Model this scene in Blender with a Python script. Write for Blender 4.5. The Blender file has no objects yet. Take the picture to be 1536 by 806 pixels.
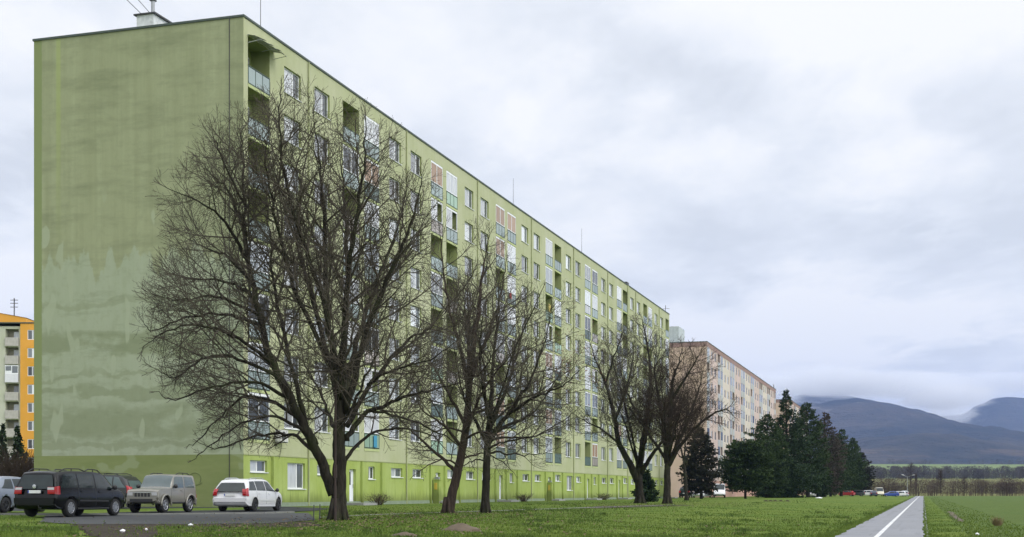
import bpy, math, random
import numpy as np
from mathutils import Vector, Matrix
R = math.radians
rnd = random.Random(7)
scene = bpy.context.scene
COL = scene.collection

# ------------------------------------------------------------------ frame of the place
FX, HV, EYE = 2000.0, 739.0, 1.2            # focal length and horizon in photo pixels, eye height in metres
D0 = Vector((.2948, .9556)); N0 = Vector((-.9556, .2948))
ANG = math.atan2(D0.y, D0.x)                # direction of the path, the street and the blocks
ORG = Vector((-1.18, 0.0))                  # on the path's middle line
def sw(x, y, z=0.0):                        # street frame (x along the path, y to its left) -> world
    p = ORG + D0 * x + N0 * y
    return Vector((p.x, p.y, z))
def ws(X, Y):
    p = Vector((X, Y)) - ORG
    return p.dot(D0), p.dot(N0)
def sm(a, b, t):
    t = max(0.0, min(1.0, (t - a) / (b - a))); return t * t * (3 - 2 * t)
def ground_h(x, y):                         # height of the lawn
    return .30 * sm(1.6, 16, y) + .08 * sm(29, 34, y)
def pw(u, v, Y): return Vector(((u - 768) / FX * Y, Y, EYE - (v - HV) / FX * Y))
def pg(u, v):                               # where a line of sight meets the lawn
    h = .2
    for _ in range(12):
        Y = (EYE - h) * FX / (v - HV); X = (u - 768) / FX * Y
        h = ground_h(*ws(X, Y))
    return Vector((X, Y, h))
def gz(X, Y): return ground_h(*ws(X, Y))

# ------------------------------------------------------------------ helpers
def tag(o, label=None, cat=None, group=None, kind=None):
    if label: o['label'] = label
    if cat: o['category'] = cat
    if group: o['group'] = group
    if kind: o['kind'] = kind
    return o
def empty(name, loc, rz=0.0):
    o = bpy.data.objects.new(name, None); COL.objects.link(o)
    o.location = loc; o.rotation_euler = (0, 0, rz); o.empty_display_size = .3
    return o
class MB:
    def __init__(s): s.v = []; s.f = []; s.m = []
    def face(s, pts, m=0):
        i = len(s.v); s.v.extend([tuple(p) for p in pts]); s.f.append(tuple(range(i, i + len(pts)))); s.m.append(m)
    def box(s, x0, x1, y0, y1, z0, z1, m=0):
        i = len(s.v)
        s.v.extend([(x0,y0,z0),(x1,y0,z0),(x1,y1,z0),(x0,y1,z0),(x0,y0,z1),(x1,y0,z1),(x1,y1,z1),(x0,y1,z1)])
        for q in ((0,3,2,1),(4,5,6,7),(0,1,5,4),(1,2,6,5),(2,3,7,6),(3,0,4,7)):
            s.f.append(tuple(i + k for k in q)); s.m.append(m)
    def tube(s, pts, rad, n=6, m=0, cap=True):
        pts = [Vector(p) for p in pts]
        if not hasattr(rad, '__len__'): rad = [rad] * len(pts)
        base = len(s.v); up = Vector((0, 0, 1)); a = None
        for i, p in enumerate(pts):
            t = (pts[min(i + 1, len(pts) - 1)] - pts[max(i - 1, 0)])
            if t.length < 1e-9: t = Vector((0, 0, 1))
            t.normalize()
            if a is None:
                a = t.cross(up if abs(t.z) < .95 else Vector((1, 0, 0)))
            else:
                a = a - t * a.dot(t)
            if a.length < 1e-6: a = t.orthogonal()
            a.normalize(); b = t.cross(a)
            for k in range(n):
                w = 2 * math.pi * k / n
                q = p + (a * math.cos(w) + b * math.sin(w)) * rad[i]
                s.v.append((q.x, q.y, q.z))
        for i in range(len(pts) - 1):
            for k in range(n):
                k2 = (k + 1) % n
                s.f.append((base + i*n + k, base + i*n + k2, base + (i+1)*n + k2, base + (i+1)*n + k)); s.m.append(m)
        if cap:
            e = base + (len(pts) - 1) * n
            s.f.append(tuple(base + k for k in range(n))[::-1]); s.m.append(m)
            s.f.append(tuple(e + k for k in range(n))); s.m.append(m)
    def lathe(s, prof, n=20, axis='z', c=(0, 0, 0), m=0):  # prof: (radius, along)
        base = len(s.v)
        for r_, h in prof:
            for k in range(n):
                w = 2 * math.pi * k / n; a, b = r_ * math.cos(w), r_ * math.sin(w)
                q = (a, b, h) if axis == 'z' else ((a, h, b) if axis == 'y' else (h, a, b))
                s.v.append((q[0] + c[0], q[1] + c[1], q[2] + c[2]))
        for i in range(len(prof) - 1):
            for k in range(n):
                k2 = (k + 1) % n
                s.f.append((base + i*n + k, base + i*n + k2, base + (i+1)*n + k2, base + (i+1)*n + k)); s.m.append(m)
    def build(s, name, mats, parent=None, smooth=False, loc=None):
        me = bpy.data.meshes.new(name)
        me.from_pydata(s.v, [], s.f)
        if not isinstance(mats, (list, tuple)): mats = [mats]
        for m in mats: me.materials.append(m)
        if any(s.m): me.polygons.foreach_set('material_index', s.m)
        if smooth: me.polygons.foreach_set('use_smooth', [True] * len(s.f))
        me.update()
        o = bpy.data.objects.new(name, me); COL.objects.link(o)
        if parent: o.parent = parent
        if loc is not None: o.location = loc
        return o
def copy_tree(o, parent=None):
    c = o.copy(); COL.objects.link(c)
    if parent is not None: c.parent = parent
    for ch in o.children: copy_tree(ch, c)
    return c

# ------------------------------------------------------------------ materials
def srgb(r, g, b):
    f = lambda c: (c / 255 / 12.92) if c / 255 <= .04045 else ((c / 255 + .055) / 1.055) ** 2.4
    return (f(r), f(g), f(b), 1)
class NT:
    def __init__(s, name):
        s.mat = bpy.data.materials.new(name); s.mat.use_nodes = True
        s.t = s.mat.node_tree; s.b = s.t.nodes['Principled BSDF']; s.out = s.t.nodes['Material Output']
    def n(s, ty, **kw):
        x = s.t.nodes.new(ty)
        for k, v in kw.items():
            if k in x.inputs: x.inputs[k].default_value = v
            else: setattr(x, k, v)
        return x
    def l(s, a, b): s.t.links.new(a, b)
    def coord(s, scale=(1, 1, 1), kind='Object'):
        t = s.n('ShaderNodeTexCoord'); m = s.n('ShaderNodeMapping'); m.inputs['Scale'].default_value = scale
        s.l(t.outputs[kind], m.inputs['Vector']); return m.outputs['Vector']
    def noise(s, vec, scale, detail=4, rough=.55, dist=0.0):
        x = s.n('ShaderNodeTexNoise'); x.inputs['Scale'].default_value = scale; x.inputs['Detail'].default_value = detail
        x.inputs['Roughness'].default_value = rough; x.inputs['Distortion'].default_value = dist
        s.l(vec, x.inputs['Vector']); return x.outputs['Fac']
    def ramp(s, fac, a, b, ca=(0, 0, 0, 1), cb=(1, 1, 1, 1)):
        x = s.n('ShaderNodeValToRGB'); e = x.color_ramp.elements
        e[0].position, e[0].color, e[1].position, e[1].color = a, ca, b, cb
        s.l(fac, x.inputs['Fac']); return x.outputs['Color']
    def mix(s, fac, a, b, blend='MIX'):
        x = s.n('ShaderNodeMix'); x.data_type = 'RGBA'; x.blend_type = blend
        for sock, val in ((0, fac), (6, a), (7, b)):
            if hasattr(val, 'is_linked'): s.l(val, x.inputs[sock])
            else: x.inputs[sock].default_value = val
        return x.outputs[2]
    def math(s, op, a, b=0.0, c=None):
        x = s.n('ShaderNodeMath'); x.operation = op
        for i, val in enumerate((a, b) if c is None else (a, b, c)):
            if hasattr(val, 'is_linked'): s.l(val, x.inputs[i])
            else: x.inputs[i].default_value = val
        return x.outputs[0]
    def smooth(s, v, a, b):
        x = s.n('ShaderNodeMapRange'); x.interpolation_type = 'SMOOTHSTEP'
        s.l(v, x.inputs[0]); x.inputs[1].default_value = a; x.inputs[2].default_value = b
        return x.outputs[0]
    def bump(s, h, strength=.3, dist=.02):
        x = s.n('ShaderNodeBump'); x.inputs['Strength'].default_value = strength; x.inputs['Distance'].default_value = dist
        s.l(h, x.inputs['Height']); s.l(x.outputs['Normal'], s.b.inputs['Normal'])
    def base(s, c, rough=.8, metal=0.0, spec=None):
        if hasattr(c, 'is_linked'): s.l(c, s.b.inputs['Base Color'])
        else: s.b.inputs['Base Color'].default_value = c
        s.b.inputs['Roughness'].default_value = rough; s.b.inputs['Metallic'].default_value = metal
        if spec is not None: s.b.inputs['Specular IOR Level'].default_value = spec
        return s
def mat(name, c, rough=.7, metal=0.0, vary=.12, scale=3.0, spec=None, coat=0.0):
    t = NT(name); f = t.noise(t.coord(), scale, 4)
    k = 1 - vary
    col = t.mix(f, (c[0]*k, c[1]*k, c[2]*k, 1), (min(1, c[0]/k), min(1, c[1]/k), min(1, c[2]/k), 1))
    t.base(col, rough, metal, spec)
    if coat: t.b.inputs['Coat Weight'].default_value = coat; t.b.inputs['Coat Roughness'].default_value = .06
    return t.mat

def wall_mat(name, c, streak=.5, dark=.72):
    t = NT(name)
    v = t.coord((1, 1, 1)); big = t.noise(v, .35, 5, .6)
    st = t.noise(t.coord((1.6, 1.6, .07)), 1.0, 5, .65); fine = t.noise(v, 9, 3)
    k = dark
    c2 = (c[0]*k, c[1]*k, c[2]*k*.98, 1); c3 = (min(1, c[0]*1.14+.01), min(1, c[1]*1.1+.01), min(1, c[2]*1.22+.02), 1)
    a = t.mix(t.ramp(big, .35, .7), c, c3)
    a = t.mix(t.math('MULTIPLY', t.ramp(st, .5, .82), streak), a, c2)
    a = t.mix(t.math('MULTIPLY', t.ramp(fine, .4, .8), .12), a, c2)
    t.base(a, .9, spec=.2); t.bump(fine, .15, .01)
    return t.mat

G_FACADE = (.384, .408, .232, 1)
G_GROUND = (.300, .372, .088, 1)
M = {}
M['facade'] = wall_mat('facade_plaster', G_FACADE, .42)
def ground_floor_mat():
    t = NT('ground_floor_plaster'); v = t.coord(); sep = t.n('ShaderNodeSeparateXYZ'); t.l(v, sep.inputs[0])
    big = t.noise(v, .4, 5, .6); fine = t.noise(t.coord((2, 2, .25)), 2.0, 5, .65)
    a = t.mix(t.ramp(big, .35, .7), G_GROUND, (.37, .445, .15, 1))
    a = t.mix(t.math('MULTIPLY', t.ramp(fine, .48, .8), .5), a, (.19, .25, .06, 1))
    # ragged darker green towards the foot of the wall
    foot = t.smooth(t.math('ADD', sep.outputs[2], t.math('MULTIPLY', fine, -1.3)), .75, -.15)
    a = t.mix(t.math('MULTIPLY', foot, .75), a, (.12, .15, .04, 1))
    t.base(a, .9, spec=.2); t.bump(fine, .15, .01); return t.mat
M['ground_floor'] = ground_floor_mat()
def end_wall_mat():
    t = NT('end_wall_plaster'); tc = t.n('ShaderNodeTexCoord'); v = tc.outputs['Object']
    sep = t.n('ShaderNodeSeparateXYZ'); t.l(v, sep.inputs[0]); y, z = sep.outputs[1], sep.outputs[2]
    def nz(sx, sz, scale, det=5, rough=.6, off=0.0):
        m = t.n('ShaderNodeMapping'); m.inputs['Scale'].default_value = (1, sx, sz); m.inputs['Location'].default_value = (off, off * 1.7, off)
        t.l(v, m.inputs[0]); return t.noise(m.outputs[0], scale, det, rough)
    streak = nz(1.5, .05, 1.2); smudge = nz(.25, 1.2, 1.0, 6, .65, 3.1); blot = nz(.35, .8, .8, 5, .6, 8.7); fine = nz(1, 1, 6, 4, .6, 2)
    drip = nz(1.25, .12, 1.0, 2, .45, 5.2)
    up = t.mix(t.ramp(streak, .35, .7), (.290, .312, .178, 1), (.350, .374, .222, 1))
    up = t.mix(t.math('MULTIPLY', t.ramp(smudge, .46, .72), .6), up, (.170, .192, .108, 1))
    lo = t.mix(t.ramp(streak, .3, .75), (.335, .378, .255, 1), (.368, .408, .290, 1))
    # patches left by repainting: long, ragged, darker bands
    bands = None
    for zc, hw, k in ((9.7, .85, 1.0), (7.0, .45, .8), (7.9, .22, .6), (5.2, 1.25, .9), (11.9, .35, .55), (3.9, .35, .7)):
        d = t.math('ABSOLUTE', t.math('SUBTRACT', t.math('ADD', z, t.math('MULTIPLY', t.math('SUBTRACT', blot, .5), 3.2)), zc))
        b = t.math('MULTIPLY', t.smooth(d, hw, hw * .35), k)
        bands = b if bands is None else t.math('MAXIMUM', bands, b)
    bands = t.math('MULTIPLY', bands, t.smooth(blot, .28, .5))
    lo = t.mix(t.math('MULTIPLY', bands, .7), lo, (.205, .238, .130, 1))
    lo = t.mix(t.math('MULTIPLY', t.ramp(smudge, .54, .7), .45), lo, (.185, .215, .125, 1))
    edge = t.math('ADD', z, t.math('MULTIPLY', t.math('SUBTRACT', drip, .5), 4.6))
    f = t.smooth(t.math('ADD', edge, t.math('MULTIPLY', t.math('SUBTRACT', fine, .5), .9)), 14.12, 14.55)
    a = t.mix(t.math('MULTIPLY_ADD', f, .9, .05), lo, up)
    a = t.mix(t.math('MULTIPLY', t.ramp(nz(1, .8, 2.2, 6, .7, 21.0), .48, .74), .30), a, (.20, .225, .125, 1))
    # a few pale teardrops in the upper part
    tear = t.math('MULTIPLY', t.smooth(nz(1.4, .45, 1.0, 1, .3, 15.3), .66, .70), t.smooth(z, 19, 16.5))
    a = t.mix(t.math('MULTIPLY', tear, .7), a, (.37, .41, .28, 1))
    # the painted strip down the far edge and pale runs at the top left
    a = t.mix(t.smooth(t.math('ADD', y, t.math('MULTIPLY', fine, .12)), 12.98, 13.06), a, (.228, .270, .120, 1))
    run = t.math('MULTIPLY', t.smooth(t.math('ABSOLUTE', t.math('SUBTRACT', y, 11.85)), .22, .08), t.smooth(t.math('ADD', z, t.math('MULTIPLY', streak, 3)), 15, 27))
    a = t.mix(t.math('MULTIPLY', run, .6), a, (.34, .395, .145, 1))
    # painted ground floor
    gl = t.mix(t.ramp(smudge, .35, .65), (.188, .228, .084, 1), (.235, .272, .108, 1))
    gl = t.mix(t.math('MULTIPLY', t.smooth(nz(.3, .5, 1.0, 3, .5, 11.4), .55, .58), .8), gl, (.27, .315, .165, 1))
    a = t.mix(t.smooth(z, 3.31, 3.29), a, gl)
    t.base(a, .92, spec=.15); t.bump(fine, .2, .012); return t.mat
M['end_wall'] = end_wall_mat()
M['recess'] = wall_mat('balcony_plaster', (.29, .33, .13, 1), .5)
M['lip'] = mat('balcony_slab', (.42, .47, .22, 1), .85)
M['white_frame'] = mat('window_frame', (.78, .79, .80, 1), .45, vary=.06)
M['sill'] = mat('window_sill', (.72, .73, .74, 1), .5, vary=.08)
def glass_mat(name, lo, hi, rough=.06, tint=(1, 1, 1)):
    t = NT(name); oi = t.n('ShaderNodeObjectInfo')
    f = t.noise(t.coord((3, 3, .5)), 2.0, 3)
    k = t.math('MULTIPLY_ADD', t.math('POWER', oi.outputs['Random'], 1.3), hi - lo, lo)
    k = t.math('MULTIPLY', k, t.math('MULTIPLY_ADD', f, .5, .75))
    c = t.n('ShaderNodeCombineColor')
    for i in range(3): t.l(t.math('MULTIPLY', k, tint[i]), c.inputs[i])
    t.base(c.outputs[0], rough, spec=.8); return t.mat
M['pane_light'] = glass_mat('pane_with_curtain', .22, .85, .08, (.97, 1, 1.05))
M['pane_dark'] = glass_mat('pane_dark_room', .03, .22, .05, (.9, 1, 1.1))
M['glass_dark'] = glass_mat('balcony_door_glass', .02, .10, .05)
M['rail_dark'] = mat('rail_metal', (.05, .085, .06, 1), .5)
def panel_mat(name, c):
    t = NT(name); oi = t.n('ShaderNodeObjectInfo'); f = t.noise(t.coord((1, 1, .4)), 2.5, 4)
    k = t.math('MULTIPLY_ADD', oi.outputs['Random'], .35, .78)
    a = t.mix(f, (c[0]*.8, c[1]*.8, c[2]*.8, 1), c); b = t.n('ShaderNodeVectorMath'); b.operation = 'SCALE'
    t.l(a, b.inputs[0]); t.l(k, b.inputs['Scale']); t.base(b.outputs[0], .25, spec=.5); return t.mat
M['panel_blue'] = panel_mat('panel_frosted_glass', (.33, .40, .39, 1))
M['panel_mint'] = panel_mat('panel_mint', (.36, .52, .39, 1))
M['panel_grey'] = panel_mat('panel_weathered', (.42, .37, .34, 1))
M['panel_white'] = panel_mat('panel_white', (.74, .74, .77, 1))
M['panel_dark'] = panel_mat('panel_dark_teal', (.10, .15, .13, 1))
M['curtain_white'] = panel_mat('blind_white', (.70, .71, .74, 1))
M['curtain_tan'] = panel_mat('blind_tan', (.36, .23, .14, 1))
M['curtain_grey'] = panel_mat('curtain_grey', (.40, .43, .47, 1))
M['roof_edge'] = mat('roof_flashing', (.055, .075, .06, 1), .6)
M['roofing'] = mat('roofing_felt', (.12, .12, .12, 1), .9)
M['plinth'] = mat('plinth_concrete', (.20, .245, .17, 1), .9, vary=.25)
M['concrete'] = mat('concrete', (.27, .27, .255, 1), .9, vary=.25)
M['white_door'] = mat('white_door', (.76, .78, .80, 1), .5)
M['metal_grey'] = mat('galvanised_metal', (.34, .35, .36, 1), .45, .6)
M['metal_dark'] = mat('dark_metal', (.06, .06, .06, 1), .5, .4)
M['pipe'] = mat('downpipe_paint', (.31, .335, .17, 1), .75)
M['yellow'] = mat('yellow_paint', (.50, .37, .06, 1), .6)
M['rust'] = mat('rusty_iron', (.036, .024, .019, 1), .9, vary=.35)
M['paper'] = mat('paper', (.78, .78, .80, 1), .8)
M['soil'] = mat('soil', (.098, .074, .050, 1), .95, vary=.35, scale=6)

# ------------------------------------------------------------------ the sky
w = bpy.data.worlds.new("World"); scene.world = w; w.use_nodes = True
T = w.node_tree; T.nodes.clear()
SUN_EL, SUN_AZ = R(40), R(125)     # azimuth clockwise from +Y: behind the camera's right shoulder
class WN(NT):
    def __init__(s, tree): s.t = tree
W = WN(T)
sky = W.n('ShaderNodeTexSky'); sky.sky_type = 'NISHITA'; sky.sun_disc = False
sky.sun_elevation = SUN_EL; sky.sun_rotation = SUN_AZ
tc = W.n('ShaderNodeTexCoord'); sep = W.n('ShaderNodeSeparateXYZ'); T.links.new(tc.outputs['Generated'], sep.inputs[0])
dx, dy, dz = sep.outputs
zz = W.math('MAXIMUM', dz, 0.0); den = W.math('ADD', zz, .13)
comb = W.n('ShaderNodeCombineXYZ')
T.links.new(W.math('DIVIDE', dx, den), comb.inputs[0]); T.links.new(W.math('DIVIDE', dy, den), comb.inputs[1]); comb.inputs[2].default_value = 2.35
mp = W.n('ShaderNodeMapping'); mp.inputs['Rotation'].default_value = (0, 0, R(28)); mp.inputs['Scale'].default_value = (1.0, .62, 1)
T.links.new(comb.outputs[0], mp.inputs[0])
n1 = W.noise(mp.outputs[0], 1.25, 7, .55, .35); n2 = W.noise(mp.outputs[0], 2.6, 6, .55, .2)
cl = W.math('ADD', W.math('MULTIPLY', n1, .56), W.math('MULTIPLY', n2, .44))
# the larger cloud masses, by direction
dyc = W.math('MAXIMUM', dy, .05); wa = W.math('DIVIDE', dx, dyc); wb = W.math('DIVIDE', dz, dyc)
n3 = W.noise(mp.outputs[0], 4.5, 5, .6, .3); n4 = W.noise(mp.outputs[0], 1.9, 5, .6, .3)
wa = W.math('ADD', wa, W.math('MULTIPLY', W.math('SUBTRACT', n4, .5), .30)); wb = W.math('ADD', wb, W.math('MULTIPLY', W.math('SUBTRACT', n3, .5), .11))
for (u, v, ru, rv, tilt, amp) in ((760, 185, 300, 75, 12, .085), (1255, 210, 220, 80, 25, .075), (1110, 500, 300, 85, 0, .11), (1420, 485, 150, 45, -8, .12), (90, 20, 280, 70, 0, .05), (10, 400, 120, 110, 0, .07), (560, 60, 200, 70, 0, .03), (1500, 330, 160, 50, 0, .04),
                                 (1010, 120, 320, 70, 26, -.085), (1290, 345, 380, 60, 8, -.06), (10, 262, 130, 60, 5, -.09), (1500, 555, 200, 45, 0, -.02), (1110, 388, 130, 34, 0, -.05), (1480, 170, 160, 120, 20, -.04), (860, 330, 150, 60, 20, -.03)):
    ca, sa = math.cos(R(-tilt)), math.sin(R(-tilt)); p_ = W.math('SUBTRACT', wa, (u - 768) / FX); q_ = W.math('SUBTRACT', wb, (HV - v) / FX)
    e1 = W.math('DIVIDE', W.math('ADD', W.math('MULTIPLY', p_, ca), W.math('MULTIPLY', q_, sa)), ru / FX); e2 = W.math('DIVIDE', W.math('SUBTRACT', W.math('MULTIPLY', q_, ca), W.math('MULTIPLY', p_, sa)), rv / FX)
    g_ = W.smooth(W.math('SQRT', W.math('ADD', W.math('MULTIPLY', e1, e1), W.math('MULTIPLY', e2, e2))), 1.25, .1)
    cl = W.math('ADD', cl, W.math('MULTIPLY', W.math('MULTIPLY', g_, amp), W.smooth(dy, 0, .3)))
rp = W.n('ShaderNodeValToRGB'); T.links.new(cl, rp.inputs[0]); E_ = rp.color_ramp.elements
E_[0].position = .39; E_[0].color = (.625, .668, .728, 1); E_[1].position = .585; E_[1].color = (1.0, 1.0, 1.0, 1)
e = rp.color_ramp.elements.new(.475); e.color = (.775, .815, .87, 1); e = rp.color_ramp.elements.new(.53); e.color = (.90, .92, .945, 1)
# bright band low in the sky and grey murk down on the hills
band = W.math('MULTIPLY', W.smooth(dz, .045, .11), W.smooth(dz, .19, .12))
col = W.mix(W.math('MULTIPLY', band, .25), rp.outputs[0], (.90, .92, .95, 1))
low = W.math('MULTIPLY', W.smooth(W.math('ADD', dz, W.math('MULTIPLY', n2, .05)), .125, .085), .9)
col = W.mix(low, col, (.70, .73, .785, 1))
# an overcast sky is brighter overhead, and behind the camera where the sun is
gain = W.math('ADD', 1.12, W.math('ADD', W.math('MULTIPLY', W.smooth(dz, .38, .95), 1.0), W.math('MULTIPLY', W.smooth(W.math('SUBTRACT', W.math('MULTIPLY', dx, .85), W.math('MULTIPLY', dy, .5)), .1, .9), 1.3)))
vm = W.n('ShaderNodeVectorMath'); vm.operation = 'SCALE'; T.links.new(W.mix(.30, col, (.93, .94, .96, 1)), vm.inputs[0]); T.links.new(gain, vm.inputs['Scale'])
bg1 = W.n('ShaderNodeBackground'); T.links.new(sky.outputs[0], bg1.inputs[0]); bg1.inputs[1].default_value = .05
bg2 = W.n('ShaderNodeBackground'); T.links.new(vm.outputs[0], bg2.inputs[0]); bg2.inputs[1].default_value = 1.0
ms = W.n('ShaderNodeMixShader'); ms.inputs[0].default_value = .96
T.links.new(bg1.outputs[0], ms.inputs[1]); T.links.new(bg2.outputs[0], ms.inputs[2])
wo = W.n('ShaderNodeOutputWorld'); T.links.new(ms.outputs[0], wo.inputs[0])
sl = bpy.data.lights.new('sun', 'SUN'); sl.energy = 1.1; sl.angle = R(25); sl.color = (1, .97, .92)
so = bpy.data.objects.new('sun', sl); COL.objects.link(so)
sd = Vector((math.sin(SUN_AZ) * math.cos(SUN_EL), math.cos(SUN_AZ) * math.cos(SUN_EL), math.sin(SUN_EL)))
so.rotation_euler = sd.to_track_quat('Z', 'Y').to_euler()

# ------------------------------------------------------------------ camera
cam = bpy.data.cameras.new('camera'); co = bpy.data.objects.new('camera', cam); COL.objects.link(co)
co.location = (0, 0, EYE); co.rotation_euler = (R(90), 0, 0)
cam.sensor_width = 36; cam.lens = 36 * FX / 1536; cam.shift_y = (HV - 403) / 1536
cam.clip_start = .5; cam.clip_end = 60000
scene.camera = co
scene.view_settings.view_transform = 'Standard'; scene.view_settings.look = 'None'; scene.view_settings.gamma = 1
scene.view_settings.exposure = 0.0
scene.cycles.max_bounces = 6; scene.cycles.diffuse_bounces = 3; scene.cycles.volume_bounces = 3
scene.cycles.transparent_max_bounces = 8

# ------------------------------------------------------------------ ground
def grass_mat(name, a, b, c, dry, patch=.5):
    t = NT(name); v = t.coord()
    big = t.noise(v, .09, 5, .6); mid = t.noise(v, .55, 5, .65); fine = t.noise(t.coord((1, 2.2, 1)), 5.0, 5, .75)
    k = t.mix(t.ramp(mid, .38, .64), a, b)
    k = t.mix(t.math('MULTIPLY', t.ramp(big, .42, .66), .7), k, c)
    k = t.mix(t.math('MULTIPLY', t.ramp(fine, .45, .72), patch), k, (a[0]*.45, a[1]*.5, a[2]*.5, 1))
    k = t.mix(t.math('MULTIPLY', t.ramp(t.noise(v, 1.7, 4, .7, .4), .62, .74), .45), k, dry)
    t.base(k, .95, spec=.1); t.bump(fine, .8, .08); return t.mat
M['lawn'] = grass_mat('lawn_grass', (.072, .120, .017, 1), (.112, .168, .025, 1), (.156, .194, .038, 1), (.19, .15, .065, 1), .34)
M['crop'] = grass_mat('young_crop', (.070, .112, .026, 1), (.105, .150, .034, 1), (.086, .118, .028, 1), (.15, .120, .05, 1), .45)
def asphalt_mat(name, c, crack=.5, spec=.12):
    t = NT(name); v = t.coord(); f = t.noise(v, 40, 3, .7); b = t.noise(v, .5, 5, .6); s = t.noise(t.coord((.12, 2.5, 1)), 1.0, 4)
    k = t.mix(b, (c[0]*.78, c[1]*.78, c[2]*.78, 1), (c[0]*1.15, c[1]*1.15, c[2]*1.15, 1))
    k = t.mix(t.math('MULTIPLY', t.ramp(f, .4, .75), .3), k, (c[0]*1.6, c[1]*1.6, c[2]*1.6, 1))
    k = t.mix(t.math('MULTIPLY', t.ramp(s, .55, .7), crack), k, (c[0]*.6, c[1]*.6, c[2]*.6, 1))
    vo = t.n('ShaderNodeTexVoronoi'); vo.feature = 'DISTANCE_TO_EDGE'; vo.inputs['Scale'].default_value = .22; t.l(t.coord((1, 2, 1)), vo.inputs['Vector'])
    k = t.mix(t.math('MULTIPLY', t.smooth(t.math('ADD', vo.outputs['Distance'], t.math('MULTIPLY', f, .012)), .016, .006), crack), k, (c[0]*.4, c[1]*.4, c[2]*.4, 1))
    t.base(k, .92, spec=spec); t.bump(f, .3, .01); return t.mat
M['path'] = asphalt_mat('path_asphalt', (.222, .227, .242, 1), .45, .25)
M['asphalt'] = asphalt_mat('lot_asphalt', (.043, .045, .047, 1))
M['road'] = asphalt_mat('service_road', (.075, .077, .078, 1))
M['mud'] = asphalt_mat('mud', (.046, .037, .027, 1), .6)
def line_mat():
    t = NT('line_paint'); v = t.coord(); f = t.noise(v, 7, 5, .75); g = t.noise(v, .4, 3)
    k = t.mix(t.math('MULTIPLY', t.ramp(t.math('ADD', f, t.math('MULTIPLY', g, .25)), .58, .74), .75), (.68, .68, .67, 1), (.27, .27, .28, 1)); t.base(k, .8); return t.mat
M['line'] = line_mat()
M['kerb'] = mat('kerb_stone', (.19, .19, .18, 1), .9, vary=.25)

def sheet(name, mt, xs, ys, hf, kind='structure'):
    b = MB(); nx, ny = len(xs), len(ys)
    for x in xs:
        for y in ys: b.v.append((x, y, hf(x, y)))
    for i in range(nx - 1):
        for j in range(ny - 1):
            b.f.append((i*ny+j, (i+1)*ny+j, (i+1)*ny+j+1, i*ny+j+1)); b.m.append(0)
    o = b.build(name, mt, smooth=True); o.location = (ORG.x, ORG.y, 0); o.rotation_euler = (0, 0, ANG)
    return tag(o, kind=kind)
def bumps(x, y, amp):
    return amp * (math.sin(x*.9+1.3*math.sin(y*.37)) * math.sin(y*.8+.7*math.sin(x*.29)) + .6*math.sin(x*2.3+y*.4)*math.sin(y*1.9-x*.3))
xs = [-60, -30, 0] + [10 + i * .9 for i in range(130)] + [130, 145, 160, 180, 200, 230, 260, 300, 340, 380, 420, 470]
ysL = [1.27, 1.6, 2.2] + [3 + .8 * i for i in range(40)] + [36, 40, 50, 70, 100, 160, 260]
sheet('lawn', M['lawn'], xs, ysL, lambda x, y: ground_h(x, y) + (bumps(x, y, .035) * sm(1.6, 4, y) * sm(15, 11, y) if 5 < x < 128 else 0))
ysR = [-1.27, -1.6, -2.2, -3, -4, -5, -7, -10, -15, -25, -40, -70, -120, -200, -300]
sheet('crop_field', M['crop'], xs, ysR, lambda x, y: -.02 * sm(-1.6, -4, y) if y > -4 else -.02)
sheet('grass_verge', M['lawn'], [x for x in xs if x < 440], [-1.27, -1.6, -2.0, -2.3], lambda x, y: .008 + bumps(x, y, .02) * (1 if y < -1.5 else 0) * (1 if 5 < x < 128 else 0))
pxs = [-60] + [5 * i for i in range(0, 93)]
sheet('path', M['path'], pxs, [-1.27, -.4, .4, 1.27], lambda x, y: .016)
sheet('path_line', M['line'], pxs, [.0, .13], lambda x, y: .021)
b = MB()
for i in range(1, 21):                       # saw cuts across the path
    x = 30 + i * 9.0
    b.face([(x, -1.25, .0195), (x + .05, -1.25, .0195), (x + .05, 1.25, .0195), (x, 1.25, .0195)])
o = b.build('path_joints', mat('path_joint', (.12, .12, .125, 1), .9)); o.location = (ORG.x, ORG.y, 0); o.rotation_euler = (0, 0, ANG); tag(o, kind='structure')

def poly_sheet(name, mt, pts_uv, dz, res=.6, rag=0.0, kind='structure', seed=1):
    """flat sheet on the lawn from an outline on the ground, cut into cells that follow it"""
    rr = random.Random(seed)
    P = []
    for (u, v) in pts_uv:
        p = pg(u, v); P.append(ws(p.x, p.y))
    Q = []
    for i in range(len(P)):
        a, c = Vector(P[i]), Vector(P[(i + 1) % len(P)]); n = max(1, int((c - a).length / res))
        for k in range(n):
            q = a.lerp(c, k / n)
            Q.append((q.x + rr.uniform(-rag, rag), q.y + rr.uniform(-rag, rag)))
    b = MB(); b.face([(x, y, ground_h(x, y) + dz) for x, y in Q])
    import bmesh
    o = b.build(name, mt); bm = bmesh.new(); bm.from_mesh(o.data); bmesh.ops.triangulate(bm, faces=bm.faces[:]); bm.normal_update()
    for f in bm.faces:
        if f.normal.z < 0: f.normal_flip()
    bm.to_mesh(o.data); bm.free()
    o.location = (ORG.x, ORG.y, 0); o.rotation_euler = (0, 0, ANG)
    return tag(o, kind=kind)
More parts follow.
